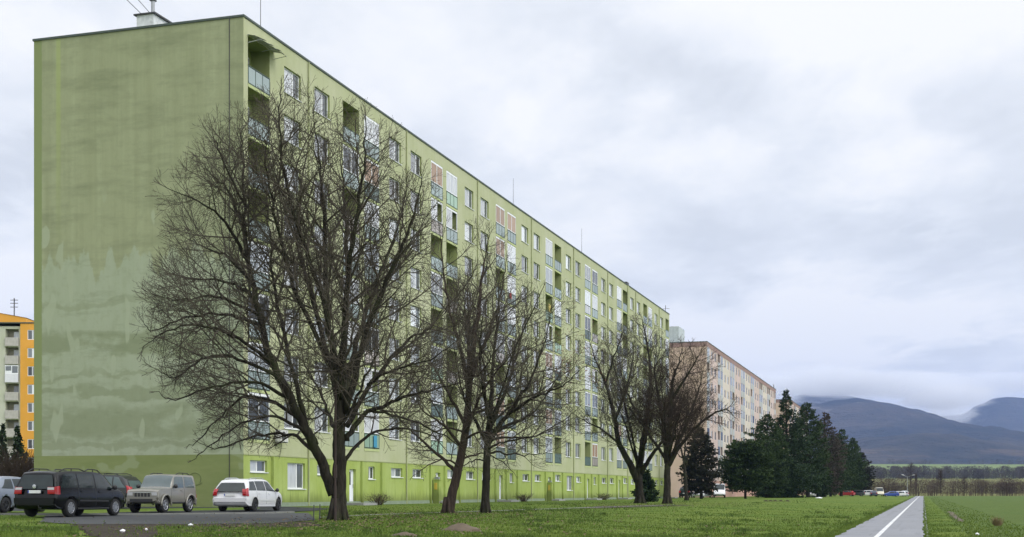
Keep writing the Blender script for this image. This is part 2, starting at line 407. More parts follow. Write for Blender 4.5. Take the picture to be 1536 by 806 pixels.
# parking lot, kerb, service road and mud in front of it
def lot_xy(u, v): p = pg(u, v); return ws(p.x, p.y)
lot = [(-140, 772.5), (130, 772.5), (395, 770.5), (470, 767), (500, 763.5), (430, 760.8), (300, 759.8), (-140, 759)]
poly_sheet('parking_lot', M['asphalt'], lot, .024, 1.5)
road = [(60, 784), (115, 787.5), (300, 787), (400, 786), (474, 781), (462, 770), (395, 771.3), (130, 773.4), (70, 774)]
poly_sheet('service_road', M['road'], road, .019, .5, .08)
mud = [(100, 789), (122, 797), (135, 806), (140, 815), (232, 815), (226, 806), (262, 800), (330, 797), (400, 794), (480, 789), (474, 783), (300, 786), (120, 787)]
poly_sheet('mud_strip', M['mud'], mud, .013, .35, .2, seed=4)
b = MB(); K = [(-140, 773.2), (130, 773.2), (260, 772.4), (395, 771.2), (440, 769.4)]
KP = [lot_xy(*k) for k in K]
for i in range(len(KP) - 1):
    a, c = Vector(KP[i]), Vector(KP[i + 1]); n = max(1, int((c - a).length)); t_ = (c - a).normalized(); pr = Vector((-t_.y, t_.x)) * .07
    for k in range(n):
        p, q = a.lerp(c, k / n), a.lerp(c, (k + .985) / n); z0, z1 = ground_h(p.x, p.y) - .05, ground_h(p.x, p.y) + .075
        A = [p - pr, q - pr, q + pr, p + pr]; j = len(b.v)
        b.v.extend([(s_.x, s_.y, z0) for s_ in A] + [(s_.x, s_.y, z1) for s_ in A])
        for qd in ((0,3,2,1),(4,5,6,7),(0,1,5,4),(1,2,6,5),(2,3,7,6),(3,0,4,7)): b.f.append(tuple(j + s_ for s_ in qd)); b.m.append(0)
o = b.build('kerb', M['kerb']); o.location = (ORG.x, ORG.y, 0); o.rotation_euler = (0, 0, ANG); tag(o, kind='structure')
fp = [(480, 777.2), (560, 773.2), (700, 768.6), (850, 763.4), (1012, 758.2)]
poly_sheet('footpath', mat('footpath_concrete', (.17, .168, .15, 1), .9, vary=.3), fp + [(u, v - .75) for u, v in fp[::-1]], .02, 3)
poly_sheet('bare_earth', M['mud'], [(850, 763), (905, 763.2), (1008, 759.4), (1045, 758.4), (1000, 757.4), (900, 759.6)], .014, .6, .2, seed=9)

# grass blades: nobody could count them
def blades(name, mt, n, area, hmin, hmax, seed, zoff=0.0, wid=.012, excl=None, eh=1.0):
    rr = np.random.RandomState(seed); V = []; F = []
    u, v = area(rr, n)
    Y = eh * FX / (v - HV); X = (u - 768) / FX * Y
    k = 0
    for i in range(n):
        x, y = ws(X[i], Y[i])
        if excl and excl(x, y, u[i], v[i]): continue
        h = ground_h(x, y) + bumps(x, y, .035) * sm(1.6, 4, y) * sm(15, 11, y) + zoff
        H = rr.uniform(hmin, hmax); a = rr.uniform(0, 6.28); wd = wid * rr.uniform(.7, 1.6) * (1 + Y[i] / 110); le = rr.uniform(.1, .6) * H; b_ = rr.uniform(0, 6.28)
        V += [(X[i] - wd*math.cos(a), Y[i] - wd*math.sin(a), h - .01), (X[i] + wd*math.cos(a), Y[i] + wd*math.sin(a), h - .01), (X[i] + le*math.cos(b_), Y[i] + le*math.sin(b_), h + H)]
        F.append((k, k + 1, k + 2)); k += 3
    me = bpy.data.meshes.new(name); me.from_pydata(V, [], F); me.materials.append(mt); me.update()
    o = bpy.data.objects.new(name, me); COL.objects.link(o); return tag(o, kind='stuff')
def blade_mat(name, a, b):
    t = NT(name); f = t.noise(t.coord(), .8, 4, .7); g = t.noise(t.coord(), 14, 2, .7)
    k = t.mix(t.ramp(f, .35, .65), a, b); k = t.mix(t.math('MULTIPLY', g, .5), k, (a[0]*.5, a[1]*.55, a[2]*.5, 1)); t.base(k, .8, spec=.2); return t.mat
M['blade'] = blade_mat('grass_blade', (.078, .128, .017, 1), (.150, .204, .036, 1))
def inlot(u, v):
    return (u < 480 and 758 < v < 788 and u > 55) or (u < 130 and v < 774.5)
def area_lawn(rr, n):
    v = 749 + 75 * rr.rand(n) ** .8; u = -60 + 1460 * rr.rand(n); return u, v
def excl(x, y, u, v):
    if y < 1.34 or y > 33.8: return True
    if inlot(u, v): return True
    if 118 < u < 236 and v > 787 and rnd.random() < .93: return True
    if u < 480 and 786 < v < 797 and rnd.random() < .82: return True
    return False
blades('grass', M['blade'], 150000, area_lawn, .02, .065, 3, excl=excl)
def area_clump(rr, n):
    c = 260; cu = -20 + 1400 * rr.rand(c); cv = 753 + 60 * rr.rand(c); i = rr.randint(0, c, n); r_ = 3 + 14 * rr.rand(c)
    return cu[i] + rr.randn(n) * r_[i], np.maximum(748, cv[i] + rr.randn(n) * r_[i] * .12)
M['blade_dark'] = blade_mat('weed_blade', (.060, .100, .018, 1), (.090, .135, .026, 1))
blades('weeds', M['blade_dark'], 26000, area_clump, .03, .10, 5, wid=.016, excl=excl)
def area_verge(rr, n):
    v = 745 + 70 * rr.rand(n) ** .9; Y = EYE * FX / (v - HV); q = -1.15 + .05 * np.sin(Y * 1.3) * np.sin(Y * .71) - 3.4 * rr.rand(n) ** 2.6
    X = -1.18 + .3085 * Y - q / .9556; return X / Y * FX + 768, v
def area_edge(rr, n):
    v = 745 + 70 * rr.rand(n) ** .8; Y = EYE * FX / (v - HV); q = 1.12 + .4 * rr.rand(n) + .05 * np.sin(Y * 1.7) * np.sin(Y * .63 + 1)
    X = -1.18 + .3085 * Y - q / .9556; return X / Y * FX + 768, v
blades('verge_grass', M['blade'], 9000, area_edge, .02, .07, 18, .01, eh=EYE)
blades('verge_grass', M['blade'], 13000, area_verge, .02, .065, 8, eh=EYE)

# withered leaves lying in the grass, thickest under the trees
rr = np.random.RandomState(31); V = []; F = []; k = 0
for (u, v, n, su, sv) in ((507, 782, 900, 110, 7), (690, 775, 600, 90, 5), (960, 758, 900, 90, 2.2), (700, 790, 1100, 420, 12)):
    for i in range(n):
        uu, vv = u + rr.randn() * su, v + rr.randn() * sv
        if vv < 754: continue
        p = pg(uu, vv); x, y = ws(p.x, p.y)
        if y < 1.6 or y > 33 or (inlot(uu, vv) and rr.rand() < .7): continue
        z = p.z + rr.uniform(.03, .07); s_ = rr.uniform(.025, .06); a = rr.uniform(0, 6.28); t_ = rr.uniform(-.6, .6) * s_
        ca, sa = math.cos(a) * s_, math.sin(a) * s_
        V += [(p.x - ca, p.y - sa, z), (p.x + sa*.5, p.y - ca*.5, z + t_), (p.x + ca, p.y + sa, z + abs(t_)), (p.x - sa*.5, p.y + ca*.5, z)]
        F.append((k, k+1, k+2, k+3)); k += 4
me = bpy.data.meshes.new('fallen_leaves'); me.from_pydata(V, [], F); me.materials.append(mat('fallen_leaf', (.115, .082, .045, 1), .9, vary=.35, scale=9)); me.update()
o = bpy.data.objects.new('fallen_leaves', me); COL.objects.link(o); tag(o, kind='stuff')

poly_sheet('bare_strip', M['soil'], [(1421, 767.5), (1428, 768), (1437, 775), (1446, 783), (1441, 784), (1430, 777)], .012, .3, .12, seed=12)

# ------------------------------------------------------------------ the blocks of flats
ST, Z1, ZTOP, ZG = 2.8, 4.15, 27.37, 3.30        # storey height, first floor level, roof edge, top of the painted ground floor
def wall_grid(b, x0, x1, z0, z1, openings, depth_dir=1, m=0, y=0.0, mr=0):
    """wall in the plane y with real openings (x0,x1,z0,z1,depth) and their reveals"""
    X = sorted({x0, x1, *[v for o in openings for v in o[:2] if x0 < v < x1]}); Z = sorted({z0, z1, *[v for o in openings for v in o[2:4] if z0 < v < z1]})
    byc = {}
    for i in range(len(X) - 1):
        cx = (X[i] + X[i+1]) / 2; ops = [o for o in openings if o[0] < cx < o[1]]
        zs = sorted({z0, z1, *[v for o in ops for v in o[2:4] if z0 < v < z1]})
        for j in range(len(zs) - 1):
            cz = (zs[j] + zs[j+1]) / 2
            if any(o[2] < cz < o[3] for o in ops): continue
            b.face([(X[i], y, zs[j]), (X[i+1], y, zs[j]), (X[i+1], y, zs[j+1]), (X[i], y, zs[j+1])], m)
    for (a, c, e, f, d) in openings:
        b.face([(a, y, e), (a, y+d, e), (a, y+d, f), (a, y, f)], mr); b.face([(c, y, e), (c, y, f), (c, y+d, f), (c, y+d, e)], mr)
        b.face([(a, y, f), (a, y+d, f), (c, y+d, f), (c, y, f)], mr); b.face([(a, y, e), (c, y, e), (c, y+d, e), (a, y+d, e)], mr)
def window_proto(name, wd, ht, parent, split=.62, sill=True, mull=True):
    """window mesh = its white frame; children pane and sill; origin at lower left corner of the opening, wall face at y=0"""
    b = MB(); t = .065; y0, y1 = .14, .20
    b.box(0, wd, y0, y1, 0, t); b.box(0, wd, y0, y1, ht - t, ht); b.box(0, t, y0, y1, t, ht - t); b.box(wd - t, wd, y0, y1, t, ht - t)
    xs_ = wd * split
    if mull: b.box(xs_ - .05, xs_ + .05, y0 - .004, y1, t, ht - t)
    o = b.build(name, M['white_frame'], parent)
    p = MB(); yp = .165
    if mull:
        p.box(t, xs_ - .05, yp, yp + .02, t, ht - t, 0); p.box(xs_ + .05, wd - t, yp, yp + .02, t, ht - t, 1)
    else: p.box(t, wd - t, yp, yp + .02, t, ht - t, 0)
    p.build('pane', [M['pane_light'], M['pane_dark']], o)
    if sill:
        s_ = MB(); s_.box(-.06, wd + .06, -.07, .14, -.045, -.004); s_.build('sill', M['sill'], o)
    return o
def rail_proto(pm, parent, w_, name='railing', h=1.0):
    b = MB(); t = .03
    b.box(0, w_, -.03, .03, h - .05, h, 0); b.box(0, w_, -.03, .03, -.02, .02, 0)
    n = 3
    for i in range(n + 1):
        x = (w_ - t) * i / n; b.box(x, x + t, -.028, .028, .02, h - .05, 0)
    for i in range(n):
        xa, xb = (w_ - t) * i / n + t, (w_ - t) * (i + 1) / n; b.box(xa + .01, xb - .01, -.012, .012, .06, h - .08, 1)
    return b.build(name, [M['rail_dark'], pm], parent)
def glazing_proto(kind, parent, w_, h):
    """sliding glazing above the railing; origin at its lower left corner"""
    b = MB(); t = .06
    b.box(0, w_, .02, .08, h - .14, h, 0); b.box(0, w_, .02, .08, 0, t, 0); b.box(0, t, .02, .08, t, h - .14, 0); b.box(w_ - t, w_, .02, .08, t, h - .14, 0)
    n = 2 if kind != 'four' else 3
    for i in range(1, n): b.box(w_*i/n - .04, w_*i/n + .04, .015, .085, t, h - .14, 0)
    mm = {'white': M['curtain_white'], 'tan': M['curtain_tan'], 'grey': M['curtain_grey'], 'four': M['pane_light'], 'half': M['curtain_white'], 'dark': M['pane_dark']}[kind]
    lim = w_ * .55 if kind == 'half' else w_ - t
    b.box(t, lim, .04, .06, t, h - .14, 1)
    return b.build('glazing', [M['white_frame'], mm], parent)

GREEN = empty('apartment_building', sw(65.77, 34.44, 0).to_tuple(), ANG)
tag(GREEN, 'long green nine storey apartment block with a stained windowless end wall', 'building')
LEN, DEP, NS = 128.0, 13.5, 8
LG = [(.5, 3.05), (13.1, 15.65)]; WN_ = [(4.87, 7.03), (8.92, 11.08)]
floors = [Z1 + ST * k for k in range(8)]
op = []; wins = []; logs = []
for s in range(NS):
    for k, zf in enumerate(floors):
        for a, c in WN_: op.append((s*16 + a, s*16 + c, zf + .80, zf + 2.32, .22)); wins.append((s*16 + a, zf + .80, c - a, 1.52, s, k))
        for i, (a, c) in enumerate(LG): op.append((s*16 + a, s*16 + c, zf, zf + 2.62, 1.15)); logs.append((s*16 + a, zf, c - a, s, k, i))
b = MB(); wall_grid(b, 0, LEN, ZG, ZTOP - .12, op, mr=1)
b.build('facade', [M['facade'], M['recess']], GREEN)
# ground floor
gop = []; gwin = []; doors = []
for s in range(NS):
    o = s * 16
    def W_(a, c, z0, z1): gop.append((o + a, o + c, z0, z1, .22)); gwin.append((o + a, z0, c - a, z1 - z0))
    if s in (0, 4):
        W_(5.3, 7.6, 1.42, 2.95); W_(9.3, 11.2, 2.30, 2.92)
    else:
        W_(5.2, 7.3, 2.28, 2.92); W_(9.3, 11.3, 2.28, 2.92)
    if s % 2: W_(1.2, 2.3, 2.1, 2.95)
    else: W_(.75, 2.75, 2.34, 3.0)
    gop.append((o + 14.1, o + 15.15, .55, 2.72, .3)); doors.append(o + 14.1)
b = MB(); wall_grid(b, 0, LEN, .62, ZG, gop, mr=0)
b.build('ground_floor', M['ground_floor'], GREEN)
b = MB(); b.box(.0, LEN, -.05, .0, -.3, .60); b.build('plinth', M['plinth'], GREEN)
b = MB(); b.box(.003, LEN, .004, .02, -.3, .62); b.build('footing', M['plinth'], GREEN)
b = MB(); b.face([(0, 0, -.3), (0, 0, ZTOP - .12), (0, DEP, ZTOP - .12), (0, DEP, -.3)]); b.build('end_wall', M['end_wall'], GREEN)
b = MB(); b.face([(LEN, 0, -.3), (LEN, DEP, -.3), (LEN, DEP, ZTOP - .12), (LEN, 0, ZTOP - .12)]); b.face([(0, DEP, -.3), (0, DEP, ZTOP-.12), (LEN, DEP, ZTOP-.12), (LEN, DEP, -.3)])
b.face([(0, 0, ZTOP-.12), (LEN, 0, ZTOP-.12), (LEN, DEP, ZTOP-.12), (0, DEP, ZTOP-.12)]); b.build('rear_wall', M['facade'], GREEN)
b = MB(); b.box(-.06, LEN + .05, -.06, .30, ZTOP - .12, ZTOP); b.box(-.06, .28, .30, DEP + .06, ZTOP - .12, ZTOP); b.box(.28, LEN + .05, .3, DEP + .06, ZTOP - .118, ZTOP - .06)
b.build('roof_edge', M['roof_edge'], GREEN)
# pilasters at the ground floor, painted darker returns
pil = None
for s in range(NS):
    for x in (3.25, 12.7, 15.85):
        if pil is None:
            b = MB(); b.box(0, .22, -.16, -.002, .3, ZG - .05); pil = b.build('pilaster', M['ground_floor'], GREEN); c = pil
        else: c = pil.copy(); COL.objects.link(c); c.parent = GREEN
        c.location = (s*16 + x, 0, 0)
b = MB(); b.box(0, LEN, -.03, -.004, ZG - .03, ZG + .03); b.build('string_course', M['pipe'], GREEN)
dp = None
for s in range(NS):
    if dp is None:
        b = MB(); b.tube([(0, -.06, .3), (0, -.06, ZTOP - .15)], .05, 8)
        for z in range(2, 27, 3): b.box(-.07, .07, -.10, -.001, z, z + .06)
        dp = b.build('downpipe', M['pipe'], GREEN); c = dp
    else: c = dp.copy(); COL.objects.link(c); c.parent = GREEN
    c.location = (s*16 + 8.0, 0, 0)
b = MB(); b.tube([(-.03, .85, .5), (-.03, .85, ZTOP - .1)], .022, 5); b.build('lightning_cable', M['metal_dark'], GREEN)
b = MB()
for k in range(26):
    w0 = -.6 + k * .22; b.tube([(-.012, 3.0 + .38*math.cos(w0) * (1 if k < 20 else 1.5), 1.95 + .34*math.sin(w0)), (-.012, 3.0 + .38*math.cos(w0+.22) * (1 if k < 20 else 1.5), 1.95 + .34*math.sin(w0+.22))], .016, 4)
b.build('graffiti', mat('graffiti_paint', (.11, .14, .05, 1), .9), GREEN)
# windows: the hundred that show largest as parts, the farthest ones in one mesh
def merged_copies(proto, places, name, parent):
    """one mesh with copies of a part and its children, for the far end of the block"""
    objs = [proto] + list(proto.children); V = []; F = []; MI = []; mats = []
    for o_ in objs:
        off = {}
        for i, m_ in enumerate(o_.data.materials):
            if m_ not in mats: mats.append(m_)
            off[i] = mats.index(m_)
        vs = [v.co.copy() for v in o_.data.vertices]; L_ = o_.location.copy() if o_ is not proto else Vector((0, 0, 0))
        for pl in places:
            n0 = len(V); V.extend([tuple(v + L_ + Vector(pl)) for v in vs])
            for p in o_.data.polygons: F.append(tuple(n0 + i for i in p.vertices)); MI.append(off[p.material_index])
    me = bpy.data.meshes.new(name); me.from_pydata(V, [], F)
    for m_ in mats: me.materials.append(m_)
    me.polygons.foreach_set('material_index', MI); me.update()
    o = bpy.data.objects.new(name, me); COL.objects.link(o); o.parent = parent; return tag(o, kind='stuff')
wins.sort(key=lambda t: t[0]); proto = window_proto('window', 2.16, 1.52, GREEN)
for i, (x, z, wd, ht, s, k) in enumerate(wins[:88]):
    c = proto if i == 0 else copy_tree(proto, GREEN); c.location = (x, 0, z)
merged_copies(proto, [(x, 0, z) for x, z, *_ in wins[88:]], 'windows', GREEN)
kinds = {}
for (x, z, wd, ht) in gwin:
    key = (round(wd, 2), round(ht, 2))
    nm = 'ground_window' if ht > 1 else 'cellar_window'
    if key not in kinds: kinds[key] = c = window_proto(nm, wd, ht, GREEN, .5 if ht < 1 else .62)
    else: c = copy_tree(kinds[key], GREEN)
    c.location = (x, 0, z)
dproto = None
for i, x in enumerate(doors):
    if dproto is None:
        b = MB(); b.box(.0, 1.05, .2, .26, .02, 2.17, 0); dproto = b.build('door', [M['white_door']], GREEN)
        g = MB(); g.box(.15, .62, .185, .199, 1.15, 2.0); g.build('pane', M['glass_dark'], dproto)
        h = MB(); h.tube([(.9, .15, .95), (.9, .15, 1.2)], .018, 6); h.build('handle', M['metal_grey'], dproto)
        stp = MB(); stp.box(-.7, 1.7, -1.3, -.052, -.9, -.02); stp.box(-.9, 1.9, -1.65, -1.3, -.9, -.19); stp.build('steps', M['concrete'], dproto)
        c = dproto
    else: c = copy_tree(dproto, GREEN)
    c.location = (x, 0, .55)
pp = None
for i, s in enumerate((1, 3)):
    if pp is None:
        b = MB(); b.box(0, .5, -.55, -.06, -.2, 1.75); b.box(-.04, .54, -.6, -.03, 1.75, 1.82); pp = b.build('entry_pillar', M['ground_floor'], GREEN)
        y = MB(); y.box(-.07, -.001, -.40, -.20, 1.05, 1.55); y.build('letter_box', M['yellow'], pp); c = pp
        y = MB(); y.box(.08, .42, -.47, -.15, 1.822, 2.0); y.build('lamp', M['metal_grey'], pp)
    else: c = copy_tree(pp, GREEN)
    c.location = (s*16 + 13.35, 0, .38)
# balconies
logs.sort(key=lambda t: t[0])
top = {(0,0): ('open','blue'), (0,1): ('open','blue'), (1,0): ('white','blue'), (1,1): ('tan','blue'), (2,0): ('four','mint'), (2,1): ('tan','blue'), (3,0): ('tan','blue'), (3,1): ('white','blue'), (4,0): ('open','blue'), (4,1): ('four','blue'), (5,0): ('dark','blue'), (5,1): ('white','blue'), (6,0): ('open','blue')}
second = {(0,0): ('open','blue'), (0,1): ('dark','blue'), (1,0): ('tan','dark'), (1,1): ('half','grey'), (2,0): ('half','blue'), (2,1): ('tan','blue'), (3,0): ('white','blue'), (3,1): ('grey','blue'), (4,0): ('open','blue'), (4,1): ('four','white'), (5,0): ('white','blue')}
cache = {}
def make_balcony(glz, pan, wd, parent):
    b = MB(); b.box(.003, wd - .003, -.03, 1.14, -.17, -.004, 0); o = b.build('balcony', [M['lip']], parent)
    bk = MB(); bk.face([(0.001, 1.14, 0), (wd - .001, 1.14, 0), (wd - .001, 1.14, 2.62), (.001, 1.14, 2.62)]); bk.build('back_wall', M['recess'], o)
    d = MB(); d.box(.25, 2.1, 1.06, 1.12, .05, 2.15, 0); d.box(.33, 1.02, 1.045, 1.058, .2, 2.07, 1); d.box(1.1, 2.02, 1.045, 1.058, .85, 2.07, 1); d.build('balcony_door', [M['white_frame'], M['glass_dark']], o)
    r_ = rail_proto(M['panel_' + pan], o, wd - .02); r_.location = (.01, .0, .02)
    if glz != 'open':
        g = glazing_proto(glz, o, wd - .04, 2.62 - 1.05); g.location = (.02, -.02, 1.03)
    return o
far_places = {}
for i, (x, zf, wd, s, k, j) in enumerate(logs):
    fl = 7 - k
    if fl == 0 and (s, j) in top: key = top[(s, j)]
    elif fl == 1 and (s, j) in second: key = second[(s, j)]
    elif s == 0 and j == 0: key = ('open', 'blue') if fl < 4 else (rnd.choice(['dark', 'grey', 'white']), 'blue')
    else: key = (rnd.choice(['open','open','open','white','white','tan','grey','dark','four','half']), rnd.choice(['blue']*7 + ['grey','mint','white','dark']))
    if s == 7 or (s == 6 and j == 1): far_places.setdefault(key, []).append((x, 0, zf)); continue
    if i >= 96: far_places.setdefault(key, []).append((x, 0, zf)); continue
    if key not in cache: cache[key] = c = make_balcony(*key, wd, GREEN)
    else: c = copy_tree(cache[key], GREEN)
    c.location = (x, 0, zf)
hid = MB()
pr_ = cache[('open', 'blue')]; pw_ = cache[('white', 'blue')]
fo, fw = [], []
for key, pls in far_places.items(): (fo if key[0] in ('open', 'dark') else fw).extend(pls)
merged_copies(pr_, fo + [], 'balconies', GREEN); merged_copies(pw_, fw, 'glazed_balconies', GREEN)
# tattered awning of the uppermost corner balcony
b = MB(); n = 10
for i in range(n):
    xa, xb = .45 + i * .31, .45 + (i + 1) * .31
    for (y0, y1, z0, z1) in ((0, -.45, 26.42, 26.32), (-.45, -.85, 26.32, 26.12 + .05*math.sin(i*2))):
        b.face([(xa, y0 - .01, z0), (xb, y0 - .01, z0), (xb, y1, z1), (xa, y1, z1)]); b.face([(xa, y0 - .01, z0 + .02), (xa, y1, z1 + .02), (xb, y1, z1 + .02), (xb, y0 - .01, z0 + .02)])
for x in (.5, 2.1, 3.5): b.tube([(x, -.02, 26.0), (x, -.85, 26.1)], .018, 5)
b.build('awning', mat('awning_cloth', (.42, .43, .42, 1), .9, vary=.4, scale=2), GREEN)
# roof: ventilation box with a pipe, lightning rods, roof hatch at the far end
def rod(x, y, h, parent):
    b = MB(); b.tube([(0, 0, 0), (.02, 0, h)], [.022, .013], 5); o = b.build('lightning_rod', M['metal_dark'], parent); o.location = (x, y, ZTOP - .06); return o
rod(3.1, .6, 5.0, GREEN); rod(52.2, .6, 2.9, GREEN); rod(78, .6, 3.2, GREEN); rod(30, 7, 2.5, GREEN)
b = MB(); b.box(1.0, 3.2, 6.25, 7.35, ZTOP - .06, 28.42, 0); b.box(.9, 3.3, 6.1, 7.5, 28.42, 28.5, 1); b.tube([(1.5, 6.6, 28.5), (1.5, 6.6, 29.35)], .11, 8, 2); b.box(1.35, 1.65, 6.45, 6.75, 29.35, 29.42, 1)
b.build('vent_box', [mat('vent_render', (.55, .57, .56, 1), .9, vary=.4, scale=4), M['metal_dark'], M['metal_grey']], GREEN)
b = MB(); b.box(98.6, 99.8, -.05, .5, ZTOP, ZTOP + .28); b.build('vent_cap', M['metal_dark'], GREEN)
b = MB(); b.box(98.9, 99.5, -.10, -.004, .3, ZTOP - .13); b.build('expansion_strip', M['pipe'], GREEN)
# things fixed on or hung from the block
ac = empty('air_conditioner', (0, 0, 0)); ac.location = GREEN.matrix_basis @ Vector((3.55, -.02, 4.12)); ac.rotation_euler = (0, 0, ANG)
tag(ac, 'grey air conditioner box on the green wall left of the lowest window', 'air conditioner')
b = MB(); b.box(0, .95, -.42, -.08, 0, .68); b.build('casing', mat('ac_casing', (.52, .52, .50, 1), .5), ac)
b = MB(); b.lathe([(.0, -.445), (.24, -.445), (.24, -.421)], 18, 'y', (.38, 0, .34)); b.build('fan_grille', M['metal_dark'], ac)
for x in (.1, .8): b = MB(); b.box(x, x + .06, -.45, .0, -.06, -.002); b.build('bracket', M['metal_grey'], ac)
def cloth(x, z, wd, h, c, label):
    b = MB(); n = 8
    for i in range(n):
        xa, xb = wd*i/n, wd*(i+1)/n; ya, yb = .02*math.sin(i*1.4), .02*math.sin((i+1)*1.4)
        for off in (0, .012):
            q = [(xa, ya - off, 0), (xb, yb - off, 0), (xb, yb*2 - off, -h), (xa, ya*2 - off, -h + .03*math.sin(i))]
            b.face(q if off else q[::-1])
    o = b.build('towel', mat('towel_cloth', c, .9)); o.location = GREEN.matrix_basis @ Vector((x, -.08, z)); o.rotation_euler = (0, 0, ANG)
    tag(o, label, 'laundry')
cloth(17.9, 5.05, .5, .8, (.06, .26, .40, 1), 'blue towel hung over a lowest floor balcony railing')
cloth(61.9, Z1 + ST*5 + 1.75, .75, .8, (.42, .34, .10, 1), 'yellow cloth hanging in an open balcony on the fourth loggia stack')
cloth(48.9, Z1 + ST*5 + 1.0, .5, .5, (.36, .05, .05, 1), 'small red cloth hung over a balcony railing behind the bare trees')
# overhead cables from the vent box
for i, (dy_, lab) in enumerate(((0.0, 'upper of two thin overhead cables leaving the roof box of the green block'), (.55, 'lower of two thin overhead cables leaving the roof box of the green block'))):
    a = GREEN.matrix_basis @ Vector((1.0, 6.5 + dy_, 28.5)); c = Vector((-25.5 - 1.6*i, 42 , 34.5 - .9*i)); P_ = []
    for k in range(25):
        t_ = k / 24; q = a.lerp(c, t_); q.z -= 1.0 * 4 * t_ * (1 - t_) * .6; P_.append(q)
    b = MB(); b.tube(P_, .018, 5); tag(b.build('overhead_cable', M['metal_dark']), lab, 'cable')

# peach block farther along the street, and the one behind the conifers
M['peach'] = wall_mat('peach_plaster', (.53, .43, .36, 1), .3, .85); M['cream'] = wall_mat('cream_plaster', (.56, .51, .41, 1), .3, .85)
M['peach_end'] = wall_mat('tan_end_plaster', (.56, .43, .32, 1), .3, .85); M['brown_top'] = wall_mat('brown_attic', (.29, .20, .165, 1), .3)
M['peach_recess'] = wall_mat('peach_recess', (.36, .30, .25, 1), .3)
def far_block(x0, label, ns, wall2=True):
    B = empty('apartment_building', sw(65.77 + x0, 34.44, 0).to_tuple(), ANG); tag(B, label, 'building')
    Ln = ns * 16; ZT = 27.1; op = []; wn = []; lg = []
    for s in range(ns):
        for k, zf in enumerate(floors):
            for a, c in ((5.2, 6.9), (9.2, 10.9)): op.append((s*16+a, s*16+c, zf+.85, zf+2.3, .15)); wn.append((s*16+a, 0, zf+.85))
            for a, c in LG: op.append((s*16+a, s*16+c, zf, zf+2.6, 1.0)); lg.append((s*16+a, 0, zf))
    for part, m_, sel in (('peach_panel', M['peach'], 0), ('cream_panel', M['cream'], 1)):
        for s in range(ns):
            lo, hi = s*16, s*16+16
            segs = [(lo, lo+3.6, 1), (lo+3.6, lo+12.4, 0 if s % 2 == 0 else 1), (lo+12.4, hi, 0)]
            for (p, q, w_) in segs:
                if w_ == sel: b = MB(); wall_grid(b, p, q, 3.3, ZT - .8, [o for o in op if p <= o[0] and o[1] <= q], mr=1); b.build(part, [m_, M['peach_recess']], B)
    b = MB(); b.face([(0, 0, -.3), (0, 0, ZT-.8), (0, 13, ZT-.8), (0, 13, -.3)]); b.face([(Ln, 0, -.3), (Ln, 13, -.3), (Ln, 13, ZT-.8), (Ln, 0, ZT-.8)]); b.face([(0, 13, -.3), (0, 13, ZT-.8), (Ln, 13, ZT-.8), (Ln, 13, -.3)])
    b.build('end_wall', M['peach_end'], B)
    b = MB(); b.face([(0, 0, -.3), (Ln, 0, -.3), (Ln, 0, 3.3), (0, 0, 3.3)]); b.build('ground_floor', wall_mat('rose_ground_floor', (.46, .29, .22, 1), .3), B)
    b = MB(); b.box(-.05, Ln+.05, -.05, 13.05, ZT-.8, ZT); b.build('attic_band', M['brown_top'], B)
    b = MB(); b.box(-.12, Ln+.12, -.12, 13.12, ZT, ZT+.1); b.build('roof_edge', M['roof_edge'], B)
    pr = MB(); pr.box(0, 1.7, .08, .14, 0, 1.45, 0); pr.box(.08, .95, .07, .079, .08, 1.37, 1); pr.box(1.05, 1.62, .07, .079, .08, 1.37, 2)
    pr = pr.build('window', [M['white_frame'], M['pane_light'], M['pane_dark']], B)
    wn.sort(key=lambda t: t[0])
    for i, pl in enumerate(wn[:96]):
        c = pr if i == 0 else pr.copy()
        if i: COL.objects.link(c); c.parent = B
        c.location = pl
    if len(wn) > 96: merged_copies(pr, wn[96:], 'windows', B)
    protos = []
    for g in (0, 1, 2):
        q = MB(); q.box(0, 2.55, -.05, -.005, -.15, 1.05, 0); q.face([(.002, .98, 0), (2.548, .98, 0), (2.548, .98, 2.6), (.002, .98, 2.6)], 1); q.box(.3, 2.1, .9, .97, .05, 2.1, 2)
        if g: q.box(0, 2.55, -.04, .04, 1.06, 2.58, 3 if g == 1 else 2)
        protos.append(q.build('balcony', [mat('far_balcony_panel', (.40, .42, .42, 1), .6), M['peach_recess'], M['pane_dark'], M['curtain_grey']], B))
    lg.sort(key=lambda t: t[0]); rest = []
    for i, pl in enumerate(lg):
        if i < 3: c = protos[i]
        elif i < 96:
            c = rnd.choice(protos).copy(); COL.objects.link(c); c.parent = B
        else: rest.append(pl); continue
        c.location = pl
    if rest: merged_copies(protos[0], rest, 'balconies', B)
    return B
PEACH = far_block(163.3, 'peach and cream apartment block with a brown roof band beyond the green one', 7)
b = MB(); b.box(2.0, 8.0, 5.2, 10.0, 27.2, 30.2); b.build('lift_house', mat('lift_house_render', (.42, .46, .46, 1), .9, vary=.3), PEACH)
b = MB(); b.tube([(2.5, 7.6, 30.2), (2.5, 7.6, 34.0)], .05, 5); b.tube([(2.5, 6.9, 33.4), (2.5, 8.3, 33.4)], .03, 4); b.tube([(2.5, 7.1, 32.6), (2.5, 8.1, 32.6)], .03, 4); b.build('antenna', M['metal_dark'], PEACH)
FAR3 = far_block(312, 'distant reddish apartment block whose roof barely shows above the conifers', 4)
b = MB(); b.tube([(6, 5, 27.2), (6, 5, 32)], .09, 5); b.build('antenna', M['metal_dark'], FAR3)

# orange and grey-green block at the left edge
OR = empty('apartment_building', (-75.1, 205, 0), R(1)); tag(OR, 'orange and pale green apartment block at the left edge of the view', 'building')
M['orange'] = wall_mat('orange_plaster', (.66, .33, .045, 1), .25, .85); M['pale'] = wall_mat('pale_green_plaster', (.47, .49, .36, 1), .35)
